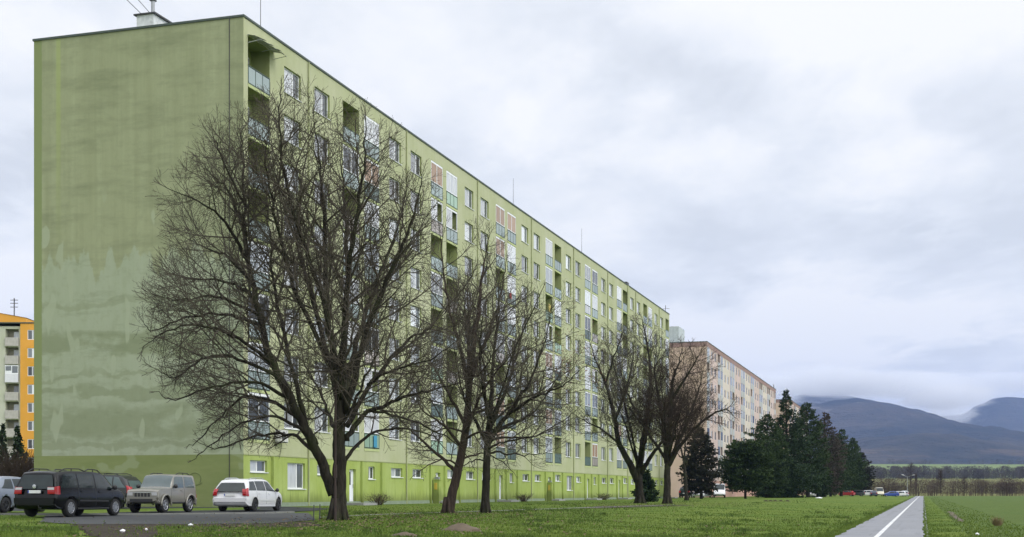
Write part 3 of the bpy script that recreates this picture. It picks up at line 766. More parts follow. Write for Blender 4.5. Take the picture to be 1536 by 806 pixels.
# local x to the left is negative: right end at +14, orange bay -0.4..14, pale bay -9..-0.4
zt = 27.2; op = []; ow = []; obal = []
for k in range(9):
    z = 1.55 + k*2.8
    for x in (.6, 6.2): op.append((x, x+1.45, z+.75, z+2.25, .15)); ow.append((x, 0, z+.75))
    obal.append(z)
b = MB(); wall_grid(b, -.5, 20, -.3, zt, op); b.face([(-.5, 0, -.3), (-.5, 0, zt), (-.5, .6, zt), (-.5, .6, -.3)]); b.build('orange_wall', M['orange'], OR)
op2 = [(-2.9, -.85, z, z+2.45, 1.3) for z in obal]
op3 = [(-6.2, -4.15, z, z+2.45, 1.3) for z in obal]
b = MB(); wall_grid(b, -24, -.5, -.3, zt - .4, op2 + op3, y=.35); b.build('pale_wall', M['pale'], OR)
b = MB(); b.face([(-24, 13, -.3), (20, 13, -.3), (20, 13, zt), (-24, 13, zt)]); b.face([(20, 0, -.3), (20, 13, -.3), (20, 13, zt), (20, 0, zt)]); b.face([(-24, .35, -.3), (-24, .35, zt-.4), (-24, 13, zt-.4), (-24, 13, -.3)]); b.build('rear_wall', M['orange'], OR)
b = MB(); b.box(-24.1, 20.1, -.1, 13, zt, zt+.18); b.build('roof_edge', M['roof_edge'], OR)
b = MB(); b.box(-24, -.5, 2.5, 9, zt+.18, zt+1.15, 0); b.face([(-24, 2.4, zt+5.4), (-24, 9.1, zt+5.4), (-.4, 9.1, zt+1.2), (-.4, 2.4, zt+1.2)], 1); b.face([(-24, 2.5, zt+1.15), (-.5, 2.5, zt+1.15), (-.4, 2.5, zt+1.19), (-24, 2.5, zt+5.38)], 0); b.build('penthouse', [M['orange'], M['roof_edge']], OR)
b = MB(); b.tube([(-3.2, 5, zt+1.2), (-3.2, 5, zt+4.6)], .09, 5)
for z_ in (3.2, 3.8, 4.3): b.tube([(-3.8, 5, zt+z_), (-2.6, 5, zt+z_)], .05, 4)
b.build('antenna', M['metal_dark'], OR)
pr = MB(); pr.box(0, 1.45, .06, .13, 0, 1.5, 0); pr.box(.1, .68, .05, .059, .1, 1.4, 1); pr.box(.78, 1.35, .05, .059, .1, 1.4, 2); pr = pr.build('window', [M['white_frame'], M['pane_dark'], M['pane_light']], OR)
for i, pl in enumerate(ow):
    c = pr if i == 0 else pr.copy()
    if i: COL.objects.link(c); c.parent = OR
    c.location = pl
pb = MB(); pb.box(0, 2.05, -.25, -.1, -.2, 1.1, 0); pb.box(.02, 2.03, -.1, 1.30, -.19, -.01, 0); pb.face([(.01, 1.28, 0), (2.04, 1.28, 0), (2.04, 1.28, 2.44), (.01, 1.28, 2.44)], 1); pb.box(.9, 1.9, 1.15, 1.25, .05, 2.1, 2)
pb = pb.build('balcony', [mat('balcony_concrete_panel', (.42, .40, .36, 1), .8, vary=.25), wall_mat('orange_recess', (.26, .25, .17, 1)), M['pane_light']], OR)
pg_ = MB(); pg_.box(0, 2.05, -.25, -.1, -.2, 1.1, 0); pg_.box(0, 2.05, -.2, -.12, 1.1, 2.42, 1); pg_.box(.1, .95, -.215, -.201, 1.6, 2.3, 2); pg_.box(1.1, 1.95, -.215, -.201, 1.25, 2.3, 2)
pgl = pg_.build('balcony', [M['panel_white'], M['white_frame'], M['pane_dark']], OR)
first = {0: True, 1: True}
for k, z in enumerate(obal):
    for x in (-2.9, -6.2):
        g = 1 if (k in (1, 6) or (x < -5 and k % 3 == 0)) else 0
        src = pgl if g else pb
        if first[g]: c = src; first[g] = False
        else: c = src.copy(); COL.objects.link(c); c.parent = OR
        c.location = (x, .35, z)
# low beige wall in front of it
b = MB(); b.box(-14, 12.5, 0, .3, -.3, 3.4, 0); b.box(-14.05, 12.55, -.05, .35, 3.4, 3.52, 1); o = b.build('boundary_wall', [wall_mat('beige_render', (.36, .31, .25, 1)), M['concrete']]); o.location = (-48, 118, .3); o.rotation_euler = (0, 0, R(10)); tag(o, 'low beige rendered wall behind the leafless bushes at the left', 'wall')

# ------------------------------------------------------------------ bare trees
def bark_mat(name, a, b, moss=0.0):
    t = NT(name); v = t.coord((1, 1, .22)); f = t.noise(v, 9, 5, .7); g = t.noise(t.coord(), .8, 4)
    k = t.mix(t.ramp(f, .35, .68), a, b)
    if moss: k = t.mix(t.math('MULTIPLY', t.ramp(g, .5, .7), moss), k, (.055, .072, .026, 1))
    t.base(k, .95, spec=.1); t.bump(f, .9, .05); return t.mat
M['bark'] = bark_mat('linden_bark', (.017, .015, .012, 1), (.046, .041, .031, 1), .55)
M['twig'] = bark_mat('twig_bark', (.054, .046, .036, 1), (.112, .097, .076, 1), .12)
M['bark_red'] = bark_mat('brown_bark', (.030, .022, .018, 1), (.068, .051, .040, 1), .2)
def rot_dir(d, ang, az):
    a = d.orthogonal().normalized(); b = d.cross(a)
    return (d * math.cos(ang) + (a * math.cos(az) + b * math.sin(az)) * math.sin(ang)).normalized()
def spline(pts, n):
    """Catmull-Rom through the points, n samples a span"""
    P = [pts[0] * 2 - pts[1]] + list(pts) + [pts[-1] * 2 - pts[-2]]; out = []
    for i in range(1, len(P) - 2):
        for k in range(n):
            t = k / n; a, b, c, d = P[i-1], P[i], P[i+1], P[i+2]
            out.append(.5 * ((2*b) + (c - a)*t + (2*a - 5*b + 4*c - d)*t*t + (3*b - a - 3*c + d)*t*t*t))
    out.append(P[-2]); return out
class Bare:
    def __init__(s, seed, inside, up=.05, droop=0.0, rt=.004):
        s.r = random.Random(seed); s.big = MB(); s.tw = MB(); s.inside = inside; s.up = up; s.rt = rt; s.droop = droop; s.tips = []
    def limb(s, pts, r0, r1, wob=.06, n=5, kids=True, start=.22, dens=1.0, lmax=3.2):
        P = spline(pts, n)
        for i in range(1, len(P) - 1): P[i] = P[i] + Vector((s.r.gauss(0, wob), s.r.gauss(0, wob), s.r.gauss(0, wob))) * .5
        L = len(P) - 1; rad = [r1 + (r0 - r1) * (1 - i / L) ** 1.12 for i in range(L + 1)]
        (s.big if r0 > .035 else s.tw).tube(P, rad, 9 if r0 > .12 else 6)
        if kids: s.children(P, rad, 1, start, dens, lmax)
    def children(s, P, rad, lvl, start, dens, lmax):
        r = s.r; cum = [0]
        for i in range(1, len(P)): cum.append(cum[-1] + (P[i] - P[i-1]).length)
        tot = cum[-1]
        gap = (.27, .15, .105)[lvl-1] / dens if lvl < 4 else 1
        d = start * tot + r.random() * gap; az = r.random() * 6.28
        while d < tot:
            i = next(k for k in range(1, len(cum)) if cum[k] >= d); t = (d - cum[i-1]) / max(1e-6, cum[i] - cum[i-1])
            p = P[i-1].lerp(P[i], t); dr = (P[i] - P[i-1]).normalized(); rr = rad[i-1] + (rad[i] - rad[i-1]) * t
            az += 2.4 + r.uniform(-.6, .6); f = 1 - d / tot
            L = {1: lmax * (.45 + .75 * f), 2: 1.05 * (.5 + .7*f), 3: .46 * (.5 + .7*f)}[lvl] * r.uniform(.6, 1.2)
            s.branch(p, rot_dir(dr, R(r.uniform(30, 58)), az), L, min(rr * .6, (.036, .012, .006)[lvl-1]), lvl)
            d += gap * r.uniform(.6, 1.4)
        if lvl < 3:   # the end carries on as a spray of twigs
            dr = (P[-1] - P[-2]).normalized()
            for k in range(3): s.branch(P[-1], rot_dir(dr, R(r.uniform(5, 30)), r.random()*6.28), (.9, .5)[lvl-1] * r.uniform(.6, 1.2), min(rad[-1]*.9, .012), lvl + 1 if lvl < 2 else 3)
    def branch(s, p, d, L, r0, lvl):
        r = s.r
        k = s.inside(p + d * L)
        if k > 1: L *= max(.15, 1 - (k - 1) * 2.6)
        n = {1: 7, 2: 4, 3: 3}[lvl]; P = [p.copy()]; q = p.copy(); st = L / n; dd = d.copy()
        for i in range(n):
            bend = s.up * (1.2 if lvl == 1 else 1.0)
            dd = (dd + Vector((r.gauss(0, .09), r.gauss(0, .09), r.gauss(0, .07) + bend * (1 if i > n*.3 else -s.droop)))).normalized()
            q = q + dd * st; P.append(q.copy())
        re = max(s.rt, r0 * .35); rad = [r0 + (re - r0) * i / n for i in range(n + 1)]
        s.tw.tube(P, rad, (5, 3, 3)[lvl-1], cap=False)
        if lvl < 3 and L > .3: s.children(P, rad, lvl + 1, .18, 1.0, 0)
        else: s.tips.append((P[-1], dd))
    def finish(s, name, loc, label, group=None, bm=None, tm=None):
        root = empty(name, loc); tag(root, label, 'tree', group); off = Vector(loc)
        for m in (s.big, s.tw): m.v = [(x - off.x, y - off.y, z - off.z) for x, y, z in m.v]
        s.big.build('trunk', bm or M['bark'], root, smooth=True); s.tw.build('crown', tm or M['twig'], root)
        return root
def ell(c, rx, ry, rzu, rzd):
    def f(p):
        q = p - c; rz = rzu if q.z > 0 else rzd
        return math.sqrt((q.x/rx)**2 + (q.y/ry)**2 + (q.z/rz)**2)
    return f
def tree_from(seed, Y, base_uv, trunk, limbs, env, label, bm=None, tm=None, dens=1.0, extra=0, lmax=3.0, up=.06, rt=.005, group=None, name='bare_tree', droop=0.0):
    """trunk, limbs: (u, v, metres behind the trunk) points; radii in metres. The depths spread the limbs round the trunk."""
    def W_(u, v, dy): 
        return Vector(((u - 768) / FX * Y, Y + dy, EYE - (v - HV) / FX * Y))
    X0 = (base_uv[0] - 768) / FX * Y; z0 = gz(X0, Y)
    (cu, cv, ru, rv_up, rv_dn, rd) = env; k = Y / FX
    T_ = Bare(seed, ell(W_(cu, cv, 0), ru*k, rd, rv_up*k, rv_dn*k), up, droop, rt)
    pts, r0, r1 = trunk; P = [W_(*p) for p in pts]; P[0].z = z0 - .15
    T_.limb(P, r0, r1, wob=.02, kids=False, n=6)
    # root flare
    fl = MB(); nr = 7
    for i in range(nr):
        a = i * 6.283 / nr + seed; q = Vector((X0, Y, z0)); o_ = Vector((math.cos(a), math.sin(a), 0))
        T_.big.tube([q + o_ * r0 * 1.55 + Vector((0, 0, -.12)), q + o_ * r0 * 1.02 + Vector((0, 0, .12)), q + o_ * r0 * .55 + Vector((0, 0, .7))], [r0*.18, r0*.32, r0*.32], 6)
    for (pts, r0_, r1_, *o) in limbs:
        T_.limb([W_(*p) for p in pts], r0_, r1_, wob=.05, dens=dens, start=o[0] if o else .22, lmax=lmax)
    rr = random.Random(seed + 99); pk = trunk[0]
    for i in range(extra):       # limbs toward and away from the viewer, which the photo shows end-on
        a = rr.choice((-1, 1)) * rr.uniform(.9, 2.0); t_ = rr.uniform(.45, .95); base = W_(*pk[-1]) if t_ > .8 else W_(*pk[-2]).lerp(W_(*pk[-1]), t_)
        c = W_(cu, cv, 0); end = c + Vector((rr.uniform(-.55, .55) * ru * k, a / 2 * rd, rr.uniform(-.35, .85) * rv_up * k))
        mid = base.lerp(end, .5) + Vector((0, 0, rr.uniform(-.1, .12) * rv_up * k))
        T_.limb([base, mid, end], trunk[1] * rr.uniform(.22, .36), .014, dens=dens * .8, lmax=lmax)
    return T_, (X0, Y, z0), label, bm, tm, group, name
def done(t): T_, loc, label, bm, tm, group, name = t; return T_.finish(name, loc, label, group, bm, tm), T_

# the great linden
YA = 43.0
A = tree_from(11, YA, (507, 780), ([(508, 782, 0), (508, 745, 0), (509, 700, 0), (508, 650, 0), (511, 600, 0), (513, 560, 0)], 0.269, 0.162),
 [([(500, 742, 0), (482, 690, -.3), (456, 630, -.9), (420, 551, -1.3), (396, 459, -1.4), (381, 385.2, -1.2), (376, 325.17, -1.0), (370, 241.65, -.7), (368, 204.24, -.6)], 0.185, 0.014, .35),
  ([(466, 650, -.6), (448, 565, -1.0), (408, 431, .4), (395, 350.4, 1.2), (385, 272.1, 1.8)], 0.092, 0.012),
  ([(509, 610, .1), (488, 531, .6), (462, 450, 1.2), (440, 376.5, 1.6), (413, 298.2, 2.0), (398, 246, 2.2)], 0.118, 0.013, .3),
  ([(510, 590, 0), (497, 500, -.5), (493, 420, -.8), (492, 325.17, -1.1), (487, 263.4, -1.3), (480, 185.1, -1.4)], 0.130, 0.013, .3),
  ([(512, 570, .1), (511, 480, 1.0), (513, 393.9, 1.6), (506, 315.6, 2.1), (500, 246, 2.3), (498, 198.15, 2.4)], 0.126, 0.013, .3),
  ([(514, 575, 0), (521, 480, -.6), (533, 393.9, -1.2), (546, 324.3, -1.6), (556, 263.4, -2.0), (560, 211.2, -2.2)], 0.122, 0.013, .3),
  ([(515, 600, .1), (530, 510, .9), (548, 440, 1.5), (572, 367.8, 2.2), (590, 306.9, 2.5), (600, 250.35, 2.7)], 0.118, 0.012, .3),
  ([(518, 620, 0), (545, 530, -.8), (575, 460, -1.5), (606, 393.9, -2.0), (630, 341.7, -2.3), (640, 289.5, -2.4)], 0.126, 0.012, .3),
  ([(520, 640, 0), (555, 570, .8), (600, 510, 1.4), (640, 480, 1.8), (668, 440, 2.0)], 0.092, 0.011, .3),
  ([(520, 662, 0), (540, 630, -.1), (575, 610, -.3), (613, 596, -.5), (650, 588, -.6), (692, 577, -.8)], 0.109, 0.014, .3),
  ([(518, 690, 0), (545, 655, .6), (590, 640, 1.2), (640, 650, 1.6), (672, 680, 1.8)], 0.063, 0.010, .3),
  ([(430, 575, -1.2), (420, 566, -1.3), (361, 543, -1.6), (321, 547, -1.7), (284.42, 574, -1.8), (250.32, 559, -1.7)], 0.071, 0.009),
  ([(406, 500, -1.4), (388, 492, -1.5), (357, 484, -1.9), (301, 491, -2.2), (262.72, 511, -2.5), (249.08, 500, -2.6)], 0.067, 0.009),
  ([(394, 455, -1.4), (372, 440, -1.0), (349, 428, -.6), (289.38, 418.26, .0), (266.44, 413.04, .4), (251.56, 424, .6)], 0.067, 0.009),
  ([(478, 668, -.5), (456, 636, -.2), (408, 602, .4), (361, 594, .8), (329, 614, 1.0), (289.38, 654, 1.2), (267.68, 668, 1.2)], 0.084, 0.009),
  ([(440, 600, -1.0), (400, 580, -2.0), (350, 590, -2.8), (300, 610, -3.2), (272.64, 600, -3.4)], 0.063, 0.009),
  ([(470, 655, -.6), (430, 630, -1.6), (385, 640, -2.2), (345, 670, -2.6), (318, 695, -2.8)], 0.059, 0.009),
  ([(482, 690, -.3), (440, 655, .9), (400, 648, 1.6), (350, 655, 2.0), (300, 670, 2.2), (270.16, 658, 2.3)], 0.071, 0.009),
  ([(420, 551, -1.3), (380, 522, -2.4), (330, 505, -3.0), (283.8, 520, -3.4), (257.76, 545, -3.5)], 0.063, 0.009),
  ([(400, 480, -1.4), (350, 462, -2.4), (300, 470, -2.9), (265.2, 462, -3.2)], 0.050, 0.009),
  ([(560, 618, -.2), (600, 625, .6), (645, 640, 1.2), (690, 670, 1.6), (708, 700, 1.7)], 0.050, 0.009),
  ([(548, 575, .6), (600, 555, -.6), (650, 545, -1.4), (690, 520, -1.8)], 0.050, 0.009),
  ([(384, 402.6, -1.2), (355, 350.4, -1.8), (320, 324.3, -2.2), (276.36, 306.9, -2.6)], 0.059, 0.009),
  ([(378, 346.05, -1.0), (345, 289.5, -.5), (318, 263.4, -.1), (300, 241.65, .2)], 0.050, 0.009),
  ([(388, 430, -1.3), (340, 385.2, -.4), (290, 363.45, .4), (272.64, 341.7, .8)], 0.050, 0.009),
  ([(376, 315.6, -.9), (350, 259.05, -1.5), (338, 224.25, -1.8)], 0.042, 0.009),
  ([(490, 540, .5), (450, 440, -1.2), (428, 340, -2.0), (418, 260, -2.4), (426, 212, -2.6)], .085, .010, .25),
  ([(496, 470, -.6), (466, 370, -2.2), (450, 290, -3.0), (446, 215, -3.3), (450, 176, -3.4)], .08, .010, .25),
  ([(512, 600, 0), (520, 560, -2.0), (515, 510, -3.6), (505, 440, -4.8)], 0.092, 0.010),
  ([(512, 590, 0), (505, 540, 2.2), (510, 470, 3.8), (530, 385.2, 5.0)], 0.092, 0.010),
  ([(512, 640, 0), (540, 610, -1.8), (570, 570, -3.2), (590, 540, -4.2)], 0.076, 0.010),
  ([(505, 650, 0), (480, 610, 1.8), (450, 560, 3.2), (420, 520, 4.4)], 0.076, 0.010)],
 (464, 455, 226, 305, 240, 5.4), 'great leafless linden with many fanned limbs beside the parking lot', dens=1.05, lmax=2.7, up=.07, rt=.0048)
done(A)
done(tree_from(22, 57.6, (672, 772), ([(672, 774, 0), (680, 735, 0), (690, 690, 0), (699, 640, .1), (703, 590, .2), (706, 545, .3)], .225, .13),
 [([(704, 560, .2), (712, 500, .3), (719, 450, .3), (724, 405, .2), (734, 352, .2)], .15, .014, .2),
  ([(703, 580, .2), (690, 520, -.8), (676, 470, -1.6), (668, 410, -2.0), (664, 360, -2.2)], .12, .014),
  ([(705, 570, .2), (722, 520, 1.2), (740, 470, 2.0), (752, 420, 2.4), (760, 372, 2.6)], .12, .014),
  ([(699, 640, .1), (672, 590, .6), (650, 550, 1.0), (628, 520, 1.4)], .09, .012),
  ([(697, 655, .1), (720, 600, -.9), (748, 560, -1.6), (775, 530, -2.2)], .09, .012),
  ([(694, 672, 0), (668, 640, -.6), (640, 620, -1.0), (618, 590, -1.4)], .08, .012),
  ([(688, 712, 0), (660, 685, .4), (630, 660, .8), (598, 630, 1.2), (575, 600, 1.6)], .09, .012),
  ([(692, 690, 0), (720, 680, .8), (750, 690, 1.4), (775, 715, 1.8)], .05, .009),
  ([(690, 700, 0), (668, 690, -1.0), (645, 700, -1.6), (622, 718, -2.0)], .05, .009),
  ([(698, 650, .1), (670, 640, 1.2), (640, 650, 2.0), (610, 675, 2.5)], .055, .009),
  ([(696, 660, .1), (722, 650, -1.2), (752, 655, -2.0), (782, 640, -2.6)], .06, .009),
  ([(700, 625, .1), (735, 610, .8), (770, 600, 1.6), (800, 570, 2.2)], .08, .012),
  ([(705, 545, .3), (700, 490, 1.8), (698, 440, 2.8), (700, 385, 3.2)], .10, .012)],
 (700, 545, 135, 205, 180, 4.4), 'leaning leafless tree with a reddish trunk right of the great linden', bm=M['bark_red'], dens=.64, extra=5, lmax=2.7))
done(tree_from(33, 58.4, (728, 772), ([(728, 773, 0), (729, 735, 0), (730, 700, 0), (731, 668, 0), (734, 640, 0)], .19, .145),
 [([(733, 645, 0), (737, 618, .2), (738, 578, .5), (742, 520, .9), (746, 460, 1.1), (750, 400, 1.2)], .15, .013),
  ([(732, 665, 0), (748, 641, -.2), (768, 616, -.4), (784, 590, -.6), (797, 570, -.8), (815, 520, -1.0), (825, 470, -1.2)], .13, .013),
  ([(744, 648, -.2), (766, 636, .4), (789, 624, .8), (807, 611, 1.1), (824, 582, 1.4), (845, 550, 1.6)], .09, .012),
  ([(731, 668, 0), (714, 632, -.5), (700, 605, -.9), (690, 570, -1.2), (682, 520, -1.5)], .09, .012),
  ([(730, 690, 0), (712, 690, .6), (690, 700, 1.2), (672, 720, 1.5)], .04, .008),
  ([(731, 675, 0), (755, 665, -1.0), (790, 660, -1.8), (828, 650, -2.3)], .06, .009),
  ([(732, 660, 0), (765, 655, 1.2), (805, 650, 2.0), (850, 625, 2.6), (878, 600, 2.9)], .07, .009),
  ([(790, 622, .8), (830, 625, 1.4), (865, 640, 1.8)], .04, .008),
  ([(730, 684, 0), (742, 678, .2), (765, 681, .6), (801, 682, .9), (835, 672, 1.1)], .07, .010),
  ([(736, 640, 0), (755, 590, 1.2), (772, 540, 2.0), (785, 480, 2.5), (790, 430, 2.7)], .11, .012),
  ([(736, 630, .1), (725, 580, -1.2), (722, 530, -2.0), (728, 470, -2.6)], .10, .012),
  ([(760, 625, -.3), (800, 600, -1.4), (840, 585, -2.0), (868, 560, -2.4)], .08, .010)],
 (765, 560, 128, 175, 155, 4.2), 'leafless tree with a straight grey trunk and some withered leaves at right', dens=.64, extra=5, lmax=2.7))
done(tree_from(44, 112, (960, 757), ([(960, 758, 0), (959, 735, 0), (958, 715, 0), (959, 698, 0)], .39, .29),
 [([(956, 722, 0), (944, 696, -.3), (926, 662, -.8), (919, 618, -1.0), (904, 571, -1.4), (892, 545, -1.7), (882, 515, -2.0)], .34, .02, .3),
  ([(959, 700, 0), (966, 660, .5), (971, 628, .9), (979, 560, 1.4), (972, 500, 1.9), (966, 470, 2.2)], .30, .02, .25),
  ([(960, 712, 0), (975, 685, -.8), (990, 664, -1.4), (1003, 630, -2.2), (1010, 585, -3.0)], .22, .018, .25),
  ([(921, 630, -1.0), (938, 590, .2), (950, 545, 1.2), (955, 500, 2.0)], .15, .015),
  ([(906, 578, -1.4), (918, 540, -2.4), (928, 505, -3.2)], .12, .014),
  ([(930, 668, -.8), (905, 645, .8), (880, 630, 2.0), (858, 615, 3.0)], .12, .014),
  ([(970, 640, .8), (950, 600, 2.2), (938, 560, 3.4), (930, 500, 4.0)], .14, .014)],
 (938, 585, 92, 125, 120, 5.5), 'leafless tree with a low outward-bowing left limb, near the green block\'s far end', dens=.7, extra=6, lmax=3.3, rt=.008))
done(tree_from(55, 106, (1001, 757), ([(1000, 758, 0), (1001, 735, 0), (1001, 710, 0), (1002, 690, 0)], .32, .24),
 [([(1001, 695, 0), (998, 650, .5), (991, 600, 1.0), (985, 555, 1.4), (988, 515, 1.8)], .25, .02),
  ([(1002, 692, 0), (1004, 640, -.4), (1007, 575, -.9), (1014, 550, -1.2), (1020, 525, -1.4)], .25, .02),
  ([(1002, 700, 0), (1018, 671, -.5), (1050, 634, -1.0), (1082, 616, -1.4), (1097, 628, -1.6)], .20, .016, .35),
  ([(1006, 690, 0), (1030, 640, .8), (1050, 590, 1.6), (1062, 545, 2.2)], .18, .016),
  ([(1000, 690, 0), (975, 650, 1.0), (955, 620, 1.8), (940, 600, 2.6)], .14, .014),
  ([(1006, 600, -.7), (1030, 560, -2.0), (1045, 530, -2.8)], .13, .014)],
 (1014, 600, 90, 92, 110, 5.2), 'leafless tree with brownish twigs in front of the peach block', dens=.72, extra=7, lmax=3.0, bm=M['bark'], tm=M['bark_red'], rt=.008))
# two slimmer ones farther back between the blocks
done(tree_from(66, 150, (1030, 746), ([(1030, 747, 0), (1028, 715, 0), (1026, 690, 0)], .22, .14),
 [([(1026, 695, 0), (1020, 660, .6), (1015, 620, 1.2), (1012, 580, 1.6)], .12, .016), ([(1027, 700, 0), (1040, 660, -.6), (1050, 630, -1.0), (1062, 600, -1.4)], .10, .016), ([(1027, 700, 0), (1030, 650, 1.0), (1034, 600, 1.8), (1036, 560, 2)], .11, .016)],
 (1032, 640, 52, 85, 60, 4), 'slim leafless tree standing back in the gap between the green and peach blocks', dens=.5, extra=2, lmax=2.6, tm=M['bark_red'], rt=.01))

# withered leaves still hanging at the right of the third tree
b = MB(); rr = random.Random(4); cc = pw(846, 545, 58.4)
for i in range(520):
    g = Vector((rr.gauss(0, .75), rr.gauss(0, .8), rr.gauss(0, .75))); p = cc + g; a = Vector((rr.uniform(-1, 1), rr.uniform(-1, 1), rr.uniform(-1, .2))).normalized() * .07; c = a.orthogonal().normalized() * .03
    b.face([p, p + a * .5 + c, p + a, p + a * .5 - c])
lf = b.build('leaves', mat('withered_leaf', (.13, .062, .035, 1), .9, vary=.3)); 
for o_ in COL.objects:
    if o_.get('label', '').startswith('leafless tree with a straight grey'): lf.parent = o_; lf.location = -o_.location
lf.name = 'withered_leaves'

# ------------------------------------------------------------------ conifers
def needle_mat(name, a, b):
    t = NT(name); f = t.noise(t.coord(), 1.1, 4, .65); g = t.noise(t.coord(), 7, 2, .7)
    k = t.mix(t.ramp(f, .36, .64), a, b); k = t.mix(t.math('MULTIPLY', g, .35), k, (b[0]*1.35, b[1]*1.3, b[2]*1.2, 1)); t.base(k, .85, spec=.15); return t.mat
M['spruce'] = needle_mat('spruce_needles', (.012, .023, .010, 1), (.030, .052, .020, 1))
M['pine'] = needle_mat('pine_needles', (.016, .030, .011, 1), (.042, .066, .022, 1))
M['yew'] = needle_mat('dark_brownish_needles', (.014, .017, .012, 1), (.030, .030, .018, 1))
M['larch'] = needle_mat('larch_twigs', (.040, .033, .026, 1), (.070, .058, .044, 1))
def conifer(name, u, v0, v1, Y, rad_px, label, nm='spruce', shape='cone', seed=1, dens=1.0, bare=.06, up=0.0, trunk_px=None, group=None, dead=0):
    rr = random.Random(seed); X = (u - 768) / FX * Y; z0 = gz(X, Y); H = (v0 - v1) / FX * Y; Rm = rad_px / FX * Y
    root = empty(name, (X, Y, z0)); tag(root, label, 'tree', group)
    tb = MB(); lean = Vector((rr.uniform(-.02, .02), rr.uniform(-.02, .02), 0)) * H
    tr = .02 * H + .04
    tb.tube([Vector((0, 0, -.2)), Vector((0, 0, H*.3)) + lean * .2, Vector((0, 0, H*.7)) + lean * .6, Vector((0, 0, H)) + lean], [tr, tr*.8, tr*.4, .02], 8)
    cb = MB(); z = bare * H; lobes = [(rr.uniform(0, 6.28), rr.uniform(.2, .9), rr.uniform(.12, .3)) for _ in range(7)]
    while z < H * .985:
        f = z / H
        if shape == 'cone': prof = (1 - f) ** .85 * (.72 + .28 * min(1, f / .15))
        elif shape == 'round': prof = math.sqrt(max(0, 1 - ((f - .5) / .53) ** 2))
        elif shape == 'column': prof = min(1, (1 - f) * 2.0) ** .8 * (.8 + .2 * min(1, f / .2))
        else: prof = (1 - f ** 2.2) ** .8 * (.55 + .45 * min(1, f / .35))       # broad pine
        nb = max(3, int(round((4.2 + 5.5 * prof) * dens)))
        for i in range(nb):
            a = rr.uniform(0, 6.283); k = prof * rr.uniform(.62, 1.08)
            for (la, lf_, lw) in lobes:
                da = abs((a - la + math.pi) % (2*math.pi) - math.pi)
                if da < .7 and abs(f - lf_) < .12: k *= 1 + lw
            L = Rm * k
            if L < .12: L = .12
            o_ = Vector((math.cos(a), math.sin(a), 0)); base = Vector((0, 0, z)) + lean * f
            tilt = up + rr.uniform(-.22, .12) + (.5 * f if shape in ('cone', 'column') else .25 * f)
            n = 4; P = [base + o_ * L * t + Vector((0, 0, L * (tilt * t - .22 * t * t + (.16 * t**3)))) for t in [i_ / n for i_ in range(n + 1)]]
            tb.tube(P, [.035 + .012*L, .02, .015, .012, .008], 3, cap=False)
            m_ = int((7 + L * 13) * dens)
            for q in range(m_):
                t = .22 + .8 * rr.random() ** .75; t = min(t, 1); i_ = min(int(t * n), n - 1); p = P[i_].lerp(P[i_+1], t * n - i_)
                side = Vector((-o_.y, o_.x, 0)) * rr.gauss(0, .17) * L * (1.25 - t * .8)
                p = p + side + Vector((0, 0, rr.uniform(-.16, .10)))
                d = (o_ * rr.uniform(.2, 1) + Vector((rr.gauss(0, .5), rr.gauss(0, .5), rr.gauss(.10 + up * .8, .38)))).normalized()
                ln = rr.uniform(.22, .52) * (1 if Rm > 1.5 else .7); w_ = d.cross(Vector((rr.gauss(0, 1), rr.gauss(0, 1), rr.gauss(0, 1)))).normalized() * rr.uniform(.06, .13)
                cb.face([p - w_ * .5, p + d * ln * .45 - w_, p + d * ln, p + d * ln * .5 + w_])
        z += H * .021 * rr.uniform(.7, 1.3) / (dens ** .5)
    for i in range(dead):
        f = rr.uniform(.25, .8); a = rr.uniform(-1.2, .6); L = Rm * rr.uniform(.7, 1.1); o_ = Vector((math.cos(a), -abs(math.sin(a)), 0)); q = Vector((0, 0, f * H))
        tb.tube([q, q + o_ * L * .5 + Vector((0, 0, .2*L)), q + o_ * L + Vector((0, 0, rr.uniform(.2, .5)*L))], [.07, .05, .02], 4)
    tb.build('trunk', M['bark'] if nm != 'larch' else M['bark_red'], root); cb.build('crown', M[nm], root)
    return root
conifer('fir_tree', 970, 753, 706, 128, 20, 'small dark spruce at the foot of the green block behind the bowed tree', 'spruce', 'cone', 3, .8)
conifer('yew_tree', 1052, 747, 640, 186, 33, 'dark brownish conifer with a blunt top in front of the parked cars', 'yew', 'pine', 4, 1.0, .10)
conifer('pine_tree', 1118, 748, 664, 194, 37, 'round dark pine on a short bare trunk right of the white delivery van', 'pine', 'round', 5, 1.05, .16, .12)
conifer('pine_tree', 1150, 746, 620, 222, 40, 'broad pine with a ragged pointed top beside the peach block', 'pine', 'pine', 6, 1.0, .03, .1)
conifer('spruce_tree', 1180, 746, 582, 232, 44, 'tallest spruce with a thin spire rising above the other conifers', 'spruce', 'cone', 7, 1.1, .02, .05)
conifer('spruce_tree', 1163, 744, 660, 226, 42, 'low spreading spruce before the tallest spruce, branches to the ground', 'spruce', 'pine', 17, 1.0, .0, .0)
conifer('pine_tree', 1212, 746, 603, 250, 40, 'tall pine with upturned branch tips right of the tallest spruce', 'pine', 'pine', 8, 1.05, .05, .18)
conifer('larch_tree', 1237, 744, 616, 286, 34, 'brown leafless larch with pale dead branches between dark pines', 'larch', 'pine', 9, .9, .05, .12, dead=6)
conifer('pine_tree', 1246, 744, 652, 300, 28, 'shorter dark pine directly behind the leafless larch', 'pine', 'pine', 19, .9, .04, .12)
conifer('pine_tree', 1262, 744, 642, 318, 24, 'dark pine leaning over the red car, crown open at one side', 'pine', 'column', 10, .9, .09, .1)
conifer('pine_tree', 1279, 743.5, 655, 335, 20, 'pine with a bushy flat top near the end of the conifer row', 'pine', 'column', 12, .9, .10, .15)
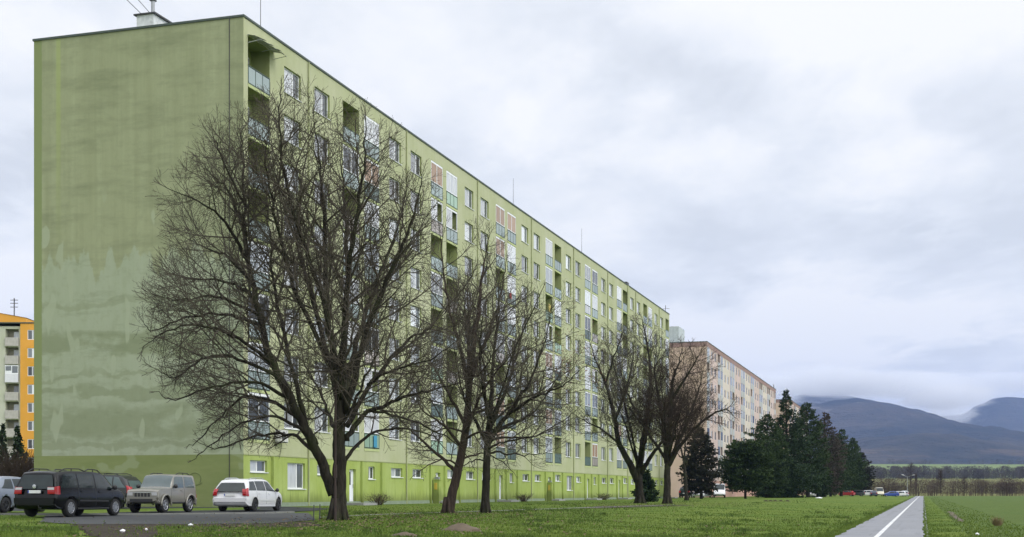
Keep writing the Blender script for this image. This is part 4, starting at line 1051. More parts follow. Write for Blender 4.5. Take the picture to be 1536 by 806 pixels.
conifer('yew_tree', 1293, 743.5, 678, 352, 18, 'last conifer of the row, dark brownish and rounded, above the white cars', 'yew', 'column', 13, .9, .09, .05)
conifer('spruce_tree', 1226, 744, 690, 262, 24, 'bushy low conifer in shade between the tall pine and the larch', 'spruce', 'pine', 14, .9, .0)
conifer('spruce_tree', 3, 741, 626, 150, 17, 'young spruce cut by the left edge, before the orange block', 'spruce', 'cone', 15, .9)
conifer('spruce_tree', 27, 741, 630, 142, 19, 'young spruce between the left edge and the green end wall', 'spruce', 'cone', 16, .85)
# leafless bushes at the far left
def bare_bush(name, X, Y, H, Rr, n, label, seed, m_, group=None, z=None):
    rr = random.Random(seed); z0 = gz(X, Y) if z is None else z; b = MB(); s_ = MB()
    for i in range(n):
        a = rr.uniform(0, 6.283); L = H * rr.uniform(.6, 1.05); o_ = Vector((math.cos(a), math.sin(a), 0)) * Rr * rr.uniform(.2, 1); q0 = Vector((o_.x*.25, o_.y*.25, -.05))
        P = [q0, q0 + o_*.35 + Vector((0, 0, L*.4)), q0 + o_*.7 + Vector((rr.gauss(0, .1), rr.gauss(0, .1), L*.75)), q0 + o_ + Vector((rr.gauss(0, .15), rr.gauss(0, .15), L))]
        r_ = .012 * H / 2 + .004; (s_ if i % 4 == 0 else b).tube(P, [r_*1.6, r_, r_*.7, r_*.4], 4, cap=False)
        for k in range(7):
            t = rr.uniform(.3, .98); j = min(int(t*3), 2); p = P[j].lerp(P[j+1], t*3-j); d = (P[j+1]-P[j]).normalized(); d = rot_dir(d, R(rr.uniform(25, 60)), rr.random()*6.28); l_ = H * rr.uniform(.12, .3)
            b.tube([p, p + d*l_*.5, p + d*l_ + Vector((0, 0, .1*l_))], [r_*.6, r_*.5, r_*.3], 3, cap=False)
    root = empty(name, (X, Y, z0)); tag(root, label, 'bush', group); s_.build('stems', M['bark_red'], root); b.build('crown', m_, root); return root
M['bush_twig'] = bark_mat('bush_twig', (.050, .036, .029, 1), (.105, .078, .062, 1))
for i, (u, Y, H, Rr, lab) in enumerate(((4, 98, 3.3, 2.0, 'leafless brown bush at the very left edge behind the silver car'), (27, 94, 3.6, 2.0, 'dense leafless bush behind the white car, by the green end wall'), (44, 90, 3.0, 1.2, 'narrow leafless bush touching the left corner of the green end wall'))):
    bare_bush('bush', (u - 768) / FX * Y, Y, H, Rr, 120, lab, 40 + i, M['bush_twig'])

# ------------------------------------------------------------------ vehicles
def pchip(xs, ys):
    n = len(xs); h = [xs[i+1]-xs[i] for i in range(n-1)]; d = [(ys[i+1]-ys[i])/h[i] for i in range(n-1)]; m = [d[0]] + [0]*(n-2) + [d[-1]]
    for i in range(1, n-1):
        if d[i-1]*d[i] > 0:
            w1, w2 = 2*h[i]+h[i-1], h[i]+2*h[i-1]; m[i] = (w1+w2)/(w1/d[i-1]+w2/d[i])
    def f(x):
        x = max(xs[0], min(xs[-1], x)); i = 0
        while i < n-2 and x > xs[i+1]: i += 1
        t = (x-xs[i])/h[i]; t2, t3 = t*t, t*t*t
        return (2*t3-3*t2+1)*ys[i] + (t3-2*t2+t)*h[i]*m[i] + (-2*t3+3*t2)*ys[i+1] + (t3-t2)*h[i]*m[i+1]
    return f
def paint(name, c, rough=.28, metal=0.0, coat=.25):
    t = NT(name); f = t.noise(t.coord(), 3, 4); g = t.noise(t.coord((1, 1, 3)), 9, 3)
    k = t.mix(f, (c[0]*.93, c[1]*.93, c[2]*.93, 1), c); k = t.mix(t.math('MULTIPLY', t.ramp(g, .5, .8), .10), k, (c[0]*.6+.02, c[1]*.6+.019, c[2]*.6+.017, 1))
    t.base(k, rough, metal); t.b.inputs['Coat Weight'].default_value = coat; t.b.inputs['Coat Roughness'].default_value = .08; return t.mat
M['car_glass'] = mat('car_glass', (.012, .019, .019, 1), .05, vary=.5, scale=2.2, spec=.5)
M['car_glass_pale'] = mat('car_glass_pale', (.06, .085, .085, 1), .06, vary=.3, scale=2, spec=.8)
M['tyre'] = mat('tyre', (.016, .016, .016, 1), .85); M['rim'] = mat('rim', (.50, .51, .53, 1), .35, .6); M['rim_dark'] = mat('rim_dark', (.05, .05, .055, 1), .4, .4)
M['tail'] = mat('tail_lens', (.34, .010, .014, 1), .15, vary=.2, spec=.6); M['clear'] = mat('clear_lens', (.42, .42, .42, 1), .12, vary=.15, spec=.7)
M['black_plastic'] = mat('black_plastic', (.022, .022, .023, 1), .6); M['plate'] = mat('number_plate', (.72, .72, .70, 1), .5); M['plate_blue'] = mat('plate_blue', (.02, .06, .35, 1), .5)
M['chrome'] = mat('chrome', (.62, .63, .64, 1), .2, .9)
class Body:
    def __init__(s, st):
        X = [q[0] for q in st]; s.x0, s.x1 = X[0], X[-1]
        s.f = [pchip(X, [q[k] if k < len(q) else 0.0 for q in st]) for k in range(1, 7)]
    def sec(s, x):
        zb, be, tp, w_, wr, lx = [f(x) for f in s.f]
        e = max(tp - .07, be + (tp - be) * .55)
        pts = [(0, zb), (.86*w_, zb), (.965*w_, zb + .10), (w_, zb + .52*(be-zb)), (.975*w_, be), ((.975*w_+wr)/2 + .018, (be+e)/2), (wr, e), (wr*.84, tp - .008), (0, tp + .018)]
        out = []
        for (y, z) in pts:
            k = 0 if z <= be else (z - be) / max(.05, tp - be); out.append(Vector((x + lx * k, y, z)))
        return out
    def S(s, x, k, side=1):
        P = s.sec(x); i = min(int(k), 7); t = k - i; g = lambda j: P[max(0, min(8, j))]
        a, b, c, d = g(i-1), g(i), g(i+1), g(i+2)
        if i == 0: a = Vector((b.x, -P[1].y, b.z))
        if i == 7: d = Vector((c.x, -P[7].y, P[7].z))
        q = .5*((2*b)+(c-a)*t+(2*a-5*b+4*c-d)*t*t+(3*b-a-3*c+d)*t**3) if i not in (0,) else b.lerp(c, t)
        return Vector((q.x, q.y*side, q.z))
    def mesh(s, mb, nx=44, ns=34):
        K = [8.0*i/ns for i in range(ns+1)]; R0 = len(mb.v); m = 2*ns
        for i in range(nx+1):
            x = s.x0 + (s.x1-s.x0)*i/nx
            ring = [s.S(x, k, -1) for k in K] + [s.S(x, k, 1) for k in K[::-1][1:-1]]
            mb.v.extend([tuple(q) for q in ring])
        for i in range(nx):
            for j in range(m):
                j2 = (j+1) % m; mb.f.append((R0+i*m+j, R0+(i+1)*m+j, R0+(i+1)*m+j2, R0+i*m+j2)); mb.m.append(0)
        mb.f.append(tuple(R0+j for j in range(m))); mb.m.append(0)
        mb.f.append(tuple(R0+nx*m+j for j in range(m))[::-1]); mb.m.append(0)
    def patch(s, mb, xa, xb, ka, kb, side, off=.007, m=0, nu=8, nv=6, topx=None):
        """raised panel on the flank (or roof, bonnet, windscreen): x from xa to xb (topx: x range at its upper edge)"""
        G = []
        for j in range(nv+1):
            t = j/nv; k = ka+(kb-ka)*t
            a, b = (xa, xb) if topx is None else (xa+(topx[0]-xa)*t, xb+(topx[1]-xb)*t); row = []
            for i in range(nu+1):
                x = a+(b-a)*i/nu; p = s.S(x, k, side)
                du = s.S(x+.02, k, side)-s.S(x-.02, k, side); dv = s.S(x, min(8, k+.05), side)-s.S(x, max(0, k-.05), side); n = du.cross(dv)*-side
                n = n.normalized() if n.length > 1e-9 else Vector((0, side, 0)); row.append((p + n*off, p - n*.01))
            G.append(row)
        panel(mb, G, m, side < 0)
    def cap(s, mb, front, ka, kb, ta, tb, off=.01, m=0, nu=6, nv=4):
        x = s.x1 if front else s.x0; G = []
        for j in range(nv+1):
            k = ka+(kb-ka)*j/nv; row = []
            for i in range(nu+1):
                t = ta+(tb-ta)*i/nu; p = s.S(x, k, 1); q = Vector((p.x, p.y*t, p.z)); o = Vector((off if front else -off, 0, 0)); row.append((q+o, q-o*.8))
            G.append(row)
        panel(mb, G, m, front)
def panel(mb, G, m, flip):
    nv, nu = len(G)-1, len(G[0])-1; i0 = len(mb.v); W_ = nu+1
    for row in G: mb.v.extend([tuple(p[0]) for p in row])
    for row in G: mb.v.extend([tuple(p[1]) for p in row])
    off = (nv+1)*W_
    def add(q): mb.f.append(tuple(q if flip else q[::-1])); mb.m.append(m)
    for j in range(nv):
        for i in range(nu): a = i0+j*W_+i; add([a, a+1, a+W_+1, a+W_])
    rim = [i for i in range(W_)] + [j*W_+nu for j in range(1, nv+1)] + [nv*W_+i for i in range(nu-1, -1, -1)] + [j*W_ for j in range(nv-1, 0, -1)]
    for a, b in zip(rim, rim[1:]+rim[:1]): add([i0+a, i0+off+a, i0+off+b, i0+b])
def wheel(parent, x, y, r, side, rimm, wd=.21, spokes=5):
    b = MB(); h = wd/2; b.lathe([(r*.62, -h), (r*.92, -h), (r, -h*.7), (r, h*.7), (r*.92, h), (r*.62, h)], 24, 'y'); b.lathe([(0, -h*.8), (r*.64, -h*.8)], 24, 'y')
    o = b.build('wheel', M['tyre'], parent, smooth=True, loc=(x, y, r))
    d = MB(); f = side*h; d.lathe([(r*.66, f*.96), (r*.60, f*1.02), (r*.56, f*.72), (r*.2, f*.62), (0, f*.62)], 24, 'y', m=1)
    for k in range(spokes):
        a = 6.2832*k/spokes; ca, sa = math.cos(a), math.sin(a); w0, w1 = r*.13, r*.10
        P = [(r*.05, -w0), (r*.62, -w1), (r*.62, w1), (r*.05, w0)]; q = [(u_*ca - v_*sa, f*.97, u_*sa + v_*ca) for u_, v_ in P]; q2 = [(u_*ca - v_*sa, f*.7, u_*sa + v_*ca) for u_, v_ in P]
        d.face(q, 0); d.face(q[::-1], 0)
        for i in range(4): d.face([q[i], q[(i+1) % 4], q2[(i+1) % 4], q2[i]], 0)
    d.lathe([(r*.66, f*.96), (r*.60, f*1.03), (r*.57, f*.9)], 24, 'y', m=0); d.lathe([(r*.16, f*.6), (r*.16, f*1.0), (0, f*1.02)], 14, 'y', m=0)
    d.build('rim', [rimm, M['black_plastic']], o); return o
def car(loc, head, st, label, pt, wheels, r, glass='car_glass', spec=None, group=None, name='parked_car', detail=True, rimm='rim', spokes=5, cat='car'):
    root = empty(name, loc, R(head)); tag(root, label, cat, group); B = Body(st); sp = dict(spec or {})
    mb = MB(); B.mesh(mb, *(44, 34) if detail else (30, 18)); body = mb.build('body', [pt, M['black_plastic']], root, smooth=True)
    if detail:
        ct = MB(); hw = max(q[4] for q in st)
        for x in wheels:
            for s_ in (-1, 1):
                ct.lathe([(0, s_*(hw-.30)), (r*1.17, s_*(hw-.30)), (r*1.17, s_*(hw+.2)), (0, s_*(hw+.2))], 28, 'y', (x, 0, r*1.02))
        cu = ct.build('cut_tool', [M['black_plastic']])
        import bmesh
        bm = bmesh.new(); bm.from_mesh(cu.data); bmesh.ops.remove_doubles(bm, verts=bm.verts[:], dist=1e-4); bmesh.ops.recalc_face_normals(bm, faces=bm.faces[:]); bm.to_mesh(cu.data); bm.free()
        bm = bmesh.new(); bm.from_mesh(body.data); bmesh.ops.recalc_face_normals(bm, faces=bm.faces[:]); bm.to_mesh(body.data); bm.free()
        cu.parent = root
        md = body.modifiers.new('arches', 'BOOLEAN'); md.object = cu; md.operation = 'DIFFERENCE'; md.solver = 'EXACT'; md.material_mode = 'TRANSFER'
        bpy.context.view_layer.update(); dg = bpy.context.evaluated_depsgraph_get(); me = bpy.data.meshes.new_from_object(body.evaluated_get(dg)); body.modifiers.clear(); body.data = me
        me.polygons.foreach_set('use_smooth', [p.area < .2 and len(p.vertices) < 12 for p in me.polygons])
        bpy.data.objects.remove(cu)
    for x in wheels:
        for s_ in (-1, 1): wheel(root, x, s_*(max(q[4] for q in st) - .125), r, s_, M[rimm], spokes=spokes)
    g = M[glass]
    for (xa, xb, ta, tb) in sp.get('side', []):
        for s_ in (-1, 1):
            b = MB(); B.patch(b, xa, xb, 4.18, 5.86, s_, .006, topx=(ta, tb)); b.build('window', g, root, smooth=False)
    if 'wind' in sp:
        xa, xb = sp['wind']; b = MB(); B.patch(b, xa, xb, 6.35, 8.0, -1, .006, nv=8); B.patch(b, xa, xb, 6.35, 8.0, 1, .006, nv=8); b.build('windscreen', g, root)
    if 'rear' in sp: ka, kb, tw = sp['rear']; b = MB(); B.cap(b, False, ka, kb, -tw, tw); b.build('rear_window', M['car_glass'] if glass != 'car_glass_pale' else g, root)
    for (ka, kb, ta, tb, xl) in sp.get('tails', []):
        for s_ in (-1, 1):
            b = MB(); B.cap(b, False, ka, kb, s_*ta, s_*tb, .02) if s_ > 0 else B.cap(b, False, ka, kb, -tb, -ta, .02); B.patch(b, B.x0 - .015, B.x0 + xl, ka, kb, s_, .012, nu=3, nv=4)
            if sp.get('tail_white'): B.cap(b, False, kb - (kb-ka)*.42, kb - .05, *( (s_*ta, s_*tb) if s_ > 0 else (-tb, -ta)), .024, 1)
            b.build('tail_light', [M['tail'], M['clear']], root)
    for (front, k, hw_) in sp.get('plates', []):
        b = MB(); p = B.S(B.x1 if front else B.x0, k); x = p.x + (.03 if front else -.03); s_ = 1 if front else -1
        b.box(min(x, x - s_*.02), max(x, x - s_*.02), -.26, .26, p.z - .055, p.z + .055, 0); q = x + s_*.002; e_ = -.26*s_ if not front else .26
        y0 = .215 if not front else -.26; b.box(min(x, q), max(x, q), y0, y0 + .045, p.z - .052, p.z + .052, 1); b.build('number_plate', [M['plate'], M['plate_blue']], root)
    for (front, ka, kb, o_, mm) in sp.get('bumpers', []):
        b = MB(); B.cap(b, front, ka, kb, -1.0, 1.0, o_, nu=10)
        for s_ in (-1, 1):
            xx = (B.x1 - .28, B.x1 + .01) if front else (B.x0 - .01, B.x0 + .28); B.patch(b, xx[0], xx[1], ka, kb, s_, o_*.5)
        b.build('bumper', mm or pt, root)
    for (front, ka, kb, ta, tb) in sp.get('heads', []):
        for s_ in (-1, 1):
            b = MB(); B.cap(b, front, ka, kb, *((ta, tb) if s_ > 0 else (-tb, -ta)), .018); b.build('headlight', M['clear'], root)
    for (xa, xb, k, hh) in sp.get('rails', []):
        for s_ in (-1, 1):
            b = MB(); P = []
            for i in range(11):
                t = i/10; q = B.S(xa+(xb-xa)*t, k, s_); P.append(q + Vector((0, 0, .015 + hh*min(1, 5*t, 5*(1-t)))))
            b.tube(P, .02, 6); q = B.S((xa+xb)/2, k, s_); b.tube([q, q + Vector((0, 0, hh))], .02, 5); b.build('roof_rail', sp.get('rail_mat') or M['black_plastic'], root)
    if detail:
        for xm in sp.get('handles', []):
            for s_ in (-1, 1):
                b = MB(); B.patch(b, xm, xm + .2, 3.70, 3.84, s_, .03, nu=3, nv=2); b.build('door_handle', sp.get('handle_mat') or pt, root)
        for x in sp.get('mirror', []):
            for s_ in (-1, 1):
                q = B.S(x, 4.4, s_); b = MB(); b.lathe([(0, -.07), (.07, -.06), (.095, 0), (.08, .06), (0, .075)], 12, 'x', (q.x + .02, q.y + s_*.12, q.z + .04)); b.tube([q, q + Vector((.02, s_*.1, .02))], .025, 5)
                b.build('mirror', sp.get('mirror_mat') or M['black_plastic'], root, smooth=True)
        # door gaps and a rubbing strip
        b = MB()
        for xg in sp.get('gaps', []):
            for s_ in (-1, 1): B.patch(b, xg, xg + .014, 2.2, 4.15, s_, .002, nu=1, nv=8)
        if b.v: b.build('door_gap', M['black_plastic'], root)
        if sp.get('strip'):
            for s_ in (-1, 1):
                b = MB(); B.patch(b, wheels[0] + .5, wheels[1] - .5, 2.75, 2.95, s_, .014, nu=8, nv=2); b.build('rubbing_strip', M['black_plastic'] if sp['strip'] == 1 else pt, root)
        for s_ in (-1, 1): b = MB(); B.patch(b, wheels[0] + .42, wheels[1] - .42, 1.2, 1.9, s_, .01, nu=8, nv=2); b.build('side_skirt', sp.get('skirt') or M['black_plastic'], root)
    return root, B
def at(u, Y, dz=0.0):
    X = (u - 768) / FX * Y; return (X, Y, gz(X, Y) + dz)
LOTZ = .024
MPV = [(-2.31,.42,.98,1.550,.83,.64,.20),(-2.27,.34,.99,1.590,.875,.67,.22),(-2.12,.28,1.0,1.620,.895,.70,.20),(-1.2,.25,1.0,1.660,.905,.72,.03),(0,.24,.98,1.660,.905,.73,0),(.72,.24,.96,1.600,.905,.71,0),(1.58,.24,.95,1.06,.895,.74,0),(2.02,.27,.83,.92,.86,.66,0),(2.25,.36,.68,.76,.76,.56,0),(2.33,.44,.58,.64,.62,.44,0)]
P_BLACK = paint('black_paint', (.003, .0035, .004, 1), .18, coat=.0); P_BLACK.node_tree.nodes['Principled BSDF'].inputs['Specular IOR Level'].default_value = .35
blackv, _ = car(at(110, 49.5, LOTZ), 74, MPV, 'black minivan with a large dark rear window, nearest of the parked cars', P_BLACK, (-1.43, 1.42), .325, spec=dict(
    side=[(-2.02,-1.02,-1.85,-1.02),(-.94,.06,-.94,.06),(.14,1.32,.14,.72)], wind=(.80,1.5), rear=(4.1,6.2,.93), tails=[(3.45,4.35,.66,.99,.22)], tail_white=True, plates=[(False,3.72,.26)],
    bumpers=[(False,1.5,2.9,.05,None),(True,1.3,2.8,.03,None)], rails=[(-1.95,-.35,6.75,.075),(-.3,.72,6.75,.075)], handles=[-.85,.28], mirror=[1.18], gaps=[-.98,.10,1.2], strip=1), spokes=9)
b = MB(); b.lathe([(.0, -.012), (.075, -.010), (.075, .0)], 16, 'x', (-2.335, 0, 1.09)); b.build('badge', M['chrome'], blackv)
b = MB(); b.tube([(-2.30, -.25, .33), (-2.42, -.25, .33), (-2.45, -.25, .41)], .025, 6); b.build('tow_bar', M['metal_dark'], blackv)
WAG = [(-2.2,.42,.90,1.36,.79,.60,.34),(-2.17,.34,.91,1.41,.84,.63,.36),(-2.03,.27,.92,1.45,.862,.64,.34),(-1.2,.22,.92,1.485,.873,.66,.05),(0,.2,.90,1.50,.875,.67,0),(.42,.2,.89,1.46,.875,.66,0),(1.32,.2,.88,.98,.868,.72,0),(1.82,.24,.76,.86,.82,.62,0),(2.10,.34,.62,.70,.71,.50,0),(2.2,.42,.52,.58,.55,.4,0)]
car(at(375, 62.5, LOTZ), 77, WAG, 'white estate car with red upright tail lights, parked by the green corner', paint('white_paint', (.72, .72, .73, 1), .3), (-1.33, 1.38), .305, spec=dict(
    side=[(-2.0,-1.18,-1.82,-1.18),(-1.11,-.12,-1.11,-.12),(-.05,1.08,-.05,.42)], wind=(.5,1.25), rear=(4.15,6.3,.95), tails=[(3.3,4.7,.80,.99,.16)], plates=[(False,3.45,.26)],
    bumpers=[(False,1.4,2.75,.05,None)], rails=[(-1.7,.2,6.8,.05)], rail_mat=M['chrome'], handles=[-.98,.1], mirror=[.95], gaps=[-1.15,-.08,1.02], strip=2, skirt=paint('white_sill', (.68, .68, .69, 1), .35)), rimm='rim_dark')
JIM = [(-1.74,.46,1.0,1.56,.72,.63,.08),(-1.70,.40,1.02,1.60,.76,.66,.08),(-1.6,.38,1.03,1.62,.775,.67,.06),(0,.38,1.02,1.645,.78,.68,0),(.22,.38,1.02,1.61,.78,.67,0),(.70,.38,1.01,1.07,.775,.70,0),(1.42,.40,.97,1.02,.755,.69,0),(1.66,.44,.92,.97,.74,.67,0),(1.72,.50,.86,.91,.71,.63,0)]
P_BEIGE = paint('beige_metallic', (.235, .225, .195, 1), .3, .25)
jim, JB = car(at(243, 57.5, LOTZ), 257, JIM, 'small boxy grey-beige off-road car facing the viewer with a slotted grille', P_BEIGE, (-1.12, 1.13), .345, glass='car_glass_pale', spec=dict(
    side=[(-1.52,-.62,-1.42,-.62),(-.5,.52,-.5,.22)], wind=(.27,.64), rear=(4.3,6,.85), tails=[(2.6,3.2,.8,.98,.05)], plates=[(True,1.9,.26)],
    bumpers=[(True,.9,2.7,.10,None),(False,1.0,2.5,.08,None)], heads=[(True,3.3,4.4,.62,.96)], rails=[(-1.4,-.1,6.9,.06)], handles=[-.42], mirror=[.42], gaps=[-.56,.62], strip=0), rimm='rim')
b = MB()
for k in range(5): y = -.30 + k*.15; b.box(1.715, 1.745, y - .045, y + .045, .69, .84)
b.build('grille', M['black_plastic'], jim)
b = MB(); b.box(1.80, 1.83, -.52, .52, .47, .60); b.build('bumper_insert', M['black_plastic'], jim)
b = MB(); b.box(1.715, 1.735, -.58, .58, .85, .875); b.build('grille_trim', M['chrome'], jim)
for s_ in (-1, 1):
    for x in (-1.12, 1.13):
        b = MB(); P = [Vector((x + .43*math.cos(a), s_*.80, .345 + .43*math.sin(a))) for a in [R(-5 + 190*i/14) for i in range(15)]]; b.tube(P, .045, 6); b.build('wheel_arch_flare', P_BEIGE, jim, smooth=True)
DRK = [(-2.1,.42,.95,1.45,.78,.60,.30),(-2.05,.34,.97,1.52,.84,.64,.36),(-1.85,.27,.98,1.60,.87,.67,.25),(-1.0,.24,.98,1.69,.885,.69,.02),(0,.22,.97,1.70,.885,.70,0),(.5,.22,.96,1.66,.885,.69,0),(1.5,.22,.94,1.02,.87,.72,0),(1.95,.3,.76,.84,.80,.6,0),(2.1,.42,.6,.66,.66,.48,0)]
car(at(151, 67.2, LOTZ), 166, DRK, 'dark people carrier standing side-on behind the grey-beige off-road car', paint('dark_green_black_paint', (.016, .018, .016, 1), .25), (-1.3, 1.32), .32, glass='car_glass_pale', spec=dict(
    side=[(-1.9,-1.2,-1.55,-1.2),(-1.12,-.18,-1.12,-.18),(-.1,1.15,-.1,.5)], wind=(.58,1.42), rear=(4.2,6.1,.9), tails=[(3.4,4.6,.75,.98,.15)], rails=[(-1.5,.3,6.8,.06)], handles=[-1.0,.05], mirror=[1.0], gaps=[-1.15,-.14,1.1], strip=0))
car(at(83, 70, LOTZ), 166, [(x, a, b_+.06, c+.16, d, e, f) for (x, a, b_, c, d, e, f) in DRK], 'pale tall car mostly hidden behind the black minivan, only its roof showing', paint('pale_silver_paint', (.60, .62, .63, 1), .3), (-1.3, 1.32), .32, glass='car_glass_pale', spec=dict(
    side=[(-1.9,-1.2,-1.55,-1.2),(-1.12,-.18,-1.12,-.18),(-.1,1.15,-.1,.5)], wind=(.58,1.42), rear=(4.2,6.1,.9), handles=[-1.0,.05], mirror=[1.0], gaps=[-1.15,-.14], strip=0))
HAT = [(-1.98,.42,.88,1.12,.78,.62,.42),(-1.94,.32,.90,1.20,.83,.62,.48),(-1.8,.25,.92,1.28,.855,.63,.42),(-1.0,.2,.90,1.41,.865,.65,.05),(-.2,.2,.88,1.43,.865,.66,0),(.25,.2,.87,1.40,.865,.65,0),(1.2,.2,.85,.96,.86,.70,0),(1.7,.25,.74,.83,.81,.6,0),(1.92,.34,.6,.68,.7,.48,0),(1.98,.42,.52,.58,.55,.4,0)]
car(at(9, 53.4, LOTZ), 76, HAT, 'silver grey hatchback cut off by the left edge beside the black minivan', paint('silver_paint', (.22, .25, .30, 1), .3, .25), (-1.22, 1.24), .31, spec=dict(
    side=[(-1.5,-.72,-1.1,-.68),(-.62,.98,-.62,.25)], wind=(.33,1.12), rear=(4.3,6.2,.9), tails=[(3.2,4.3,.7,.98,.14)], plates=[(False,3.0,.26)], handles=[-.45], mirror=[.9], gaps=[-.66,.92], strip=2), rimm='rim_dark')
# the white delivery van and cars in the gap between the blocks
VAN = [(-2.7,.45,1.25,2.26,.92,.84,.03),(-2.66,.35,1.28,2.30,.97,.88,.02),(-.2,.3,1.28,2.32,.98,.89,0),(.7,.3,1.26,2.22,.98,.86,0),(1.65,.3,1.18,1.28,.96,.80,0),(2.3,.34,.98,1.06,.92,.74,0),(2.55,.42,.72,.80,.80,.6,0),(2.6,.48,.62,.68,.68,.5,0)]
VS = dict(side=[(.0,1.4,.0,.66)], wind=(.76,1.6), heads=[(True,2.9,3.9,.55,.96)], bumpers=[(True,.8,2.6,.05,M['black_plastic'])], plates=[(True,2.0,.26)])
car(at(1079, 219), 262, VAN, 'white delivery van facing the viewer beside the peach block', paint('van_white', (.74, .74, .74, 1), .35), (-1.75, 1.7), .34, spec=VS, name='delivery_van', cat='van', detail=False)
simple = dict(side=[(-1.9,-1.15,-1.7,-1.15),(-1.08,-.12,-1.08,-.12),(-.05,1.08,-.05,.42)], wind=(.5,1.25), rear=(4.15,6.3,.92), tails=[(3.3,4.5,.8,.99,.12)], heads=[(True,2.6,3.9,.6,.97)], plates=[(True,1.9,.26)])
hs = dict(side=[(-1.5,-.72,-1.1,-.68),(-.62,.98,-.62,.25)], wind=(.33,1.12), rear=(4.3,6.2,.9), tails=[(3.2,4.3,.7,.98,.14)], heads=[(True,2.6,3.9,.6,.97)])
def pc(c, m_=0.0): return paint('car_paint', c, .3, m_)
WH, SV, DK = pc((.70, .70, .71, 1)), pc((.45, .47, .50, 1), .3), pc((.012, .013, .016, 1))
for u, Y, h, st, lab, p_, sp in (
    (1029, 208, 75, DRK, 'dark car seen from behind under the trees, leftmost in the gap', DK, dict(side=[(-1.9,-1.2,-1.55,-1.2),(-1.12,-.18,-1.12,-.18),(-.1,1.15,-.1,.5)], wind=(.58,1.42), rear=(4.2,6.1,.9), tails=[(3.4,4.6,.75,.98,.15)], plates=[(False,3.0,.26)])),
    (1048, 214, 260, WAG, 'white car facing the viewer under the brownish conifer', WH, simple),
    (1058.5, 218, 80, HAT, 'silver car half hidden by the white delivery van and a trunk', SV, hs),
    (1217, 258, 255, HAT, 'pale car glimpsed in the shade beneath the tall conifers', WH, hs),
    (1270, 330, 150, HAT, 'red hatchback at the left end of the far parking row', pc((.36, .022, .03, 1)), hs),
    (1284, 338, 165, WAG, 'dark grey car between the red and the long white car', pc((.05, .055, .06, 1)), simple),
    (1299, 345, 168, WAG, 'long white estate side-on in the far parking row', WH, simple),
    (1310, 340, 80, HAT, 'dark blue hatchback beside the cream van in the far row', pc((.03, .04, .08, 1)), hs),
    (1337, 352, 172, HAT, 'bright blue car in the far parking row left of the lamp', pc((.012, .05, .28, 1)), hs),
    (1347, 384, 170, WAG, 'white car behind the bright blue one, left of the lamp', WH, simple),
    (1356, 392, 90, DRK, 'silver van-like car right at the foot of the tall double lamp', SV, dict(side=[(-1.9,-1.2,-1.55,-1.2),(-1.12,-.18,-1.12,-.18),(-.1,1.15,-.1,.5)], rear=(4.2,6.1,.9), tails=[(3.4,4.6,.75,.98,.15)]))):
    car(at(u, Y), h, st, lab, p_, (-1.3, 1.32), .31, spec=sp, detail=False, group='cars in the distance')
car(at(1319, 352), 262, VAN, 'cream van facing the viewer in the far parking row', pc((.66, .62, .46, 1)), (-1.75, 1.7), .34, spec=VS, name='parked_van', cat='van', detail=False)

# ------------------------------------------------------------------ small things outdoors
def lamp(u, Y, H, heads, label, c):
    X, Y_, z = at(u, Y); root = empty('street_lamp', (X, Y_, z)); tag(root, label, 'street lamp')
    b = MB(); b.tube([(0, 0, -.2), (0, 0, 1.2), (0, 0, H)], [.11, .09, .055], 8); b.build('pole', c, root)
    for dx_, dy_ in heads:
        a = MB(); a.tube([(0, 0, H - .05), (dx_*.55, dy_*.55, H + .22), (dx_, dy_, H + .40)], .04, 6); a.build('arm', c, root)
        l_ = MB(); q = Vector((dx_, dy_, H + .42)); d = Vector((dx_, dy_, .25)).normalized(); l_.tube([q - d*.15, q + d*.1, q + d*.6, q + d*.8], [.06, .15, .13, .05], 8); l_.build('lamp_head', M['clear'], root, smooth=True)
lamp(1361, 375, 5.6, ((-1.0, -.2), (1.0, -1.6)), 'tall grey lamp post with two white heads beside the path', M['metal_grey'])
lamp(1275.5, 345, 6.5, ((.15, -.6),), 'green lamp post with one white head before the conifers', mat('green_pole', (.10, .20, .14, 1), .6))
def scrap(u, v, s_, label, flat=False, c='paper'):
    p = pg(u, v); b = MB(); rr = random.Random(int(u)); n = 7; hh = .25 if flat else .6
    top_ = (0, 0, s_*hh); ring = [(s_*rr.uniform(.6, 1.1)*math.cos(6.28*i/n), s_*rr.uniform(.6, 1.1)*math.sin(6.28*i/n), rr.uniform(0, s_*hh*.5)) for i in range(n)]; lo = [(x*.7, y*.7, -.02) for x, y, z in ring]
    for i in range(n): j = (i+1) % n; b.face([top_, ring[i], ring[j]]); b.face([ring[i], lo[i], lo[j], ring[j]])
    o = b.build('paper_scrap', M[c]); o.location = (p.x, p.y, p.z + .03); tag(o, label, 'litter')
scrap(184, 799, .085, 'crumpled white paper on the mud, leftmost of the three pieces'); scrap(219, 796, .05, 'tiny white paper scrap in the middle of the mud strip'); scrap(286, 789.5, .075, 'crumpled white paper below the front of the white estate car, on mud')
scrap(1229, 747.8, .75, 'white sheet lying on the lawn below the conifers', True); scrap(1466, 803, .07, 'bit of pale litter at the edge of the crop field')
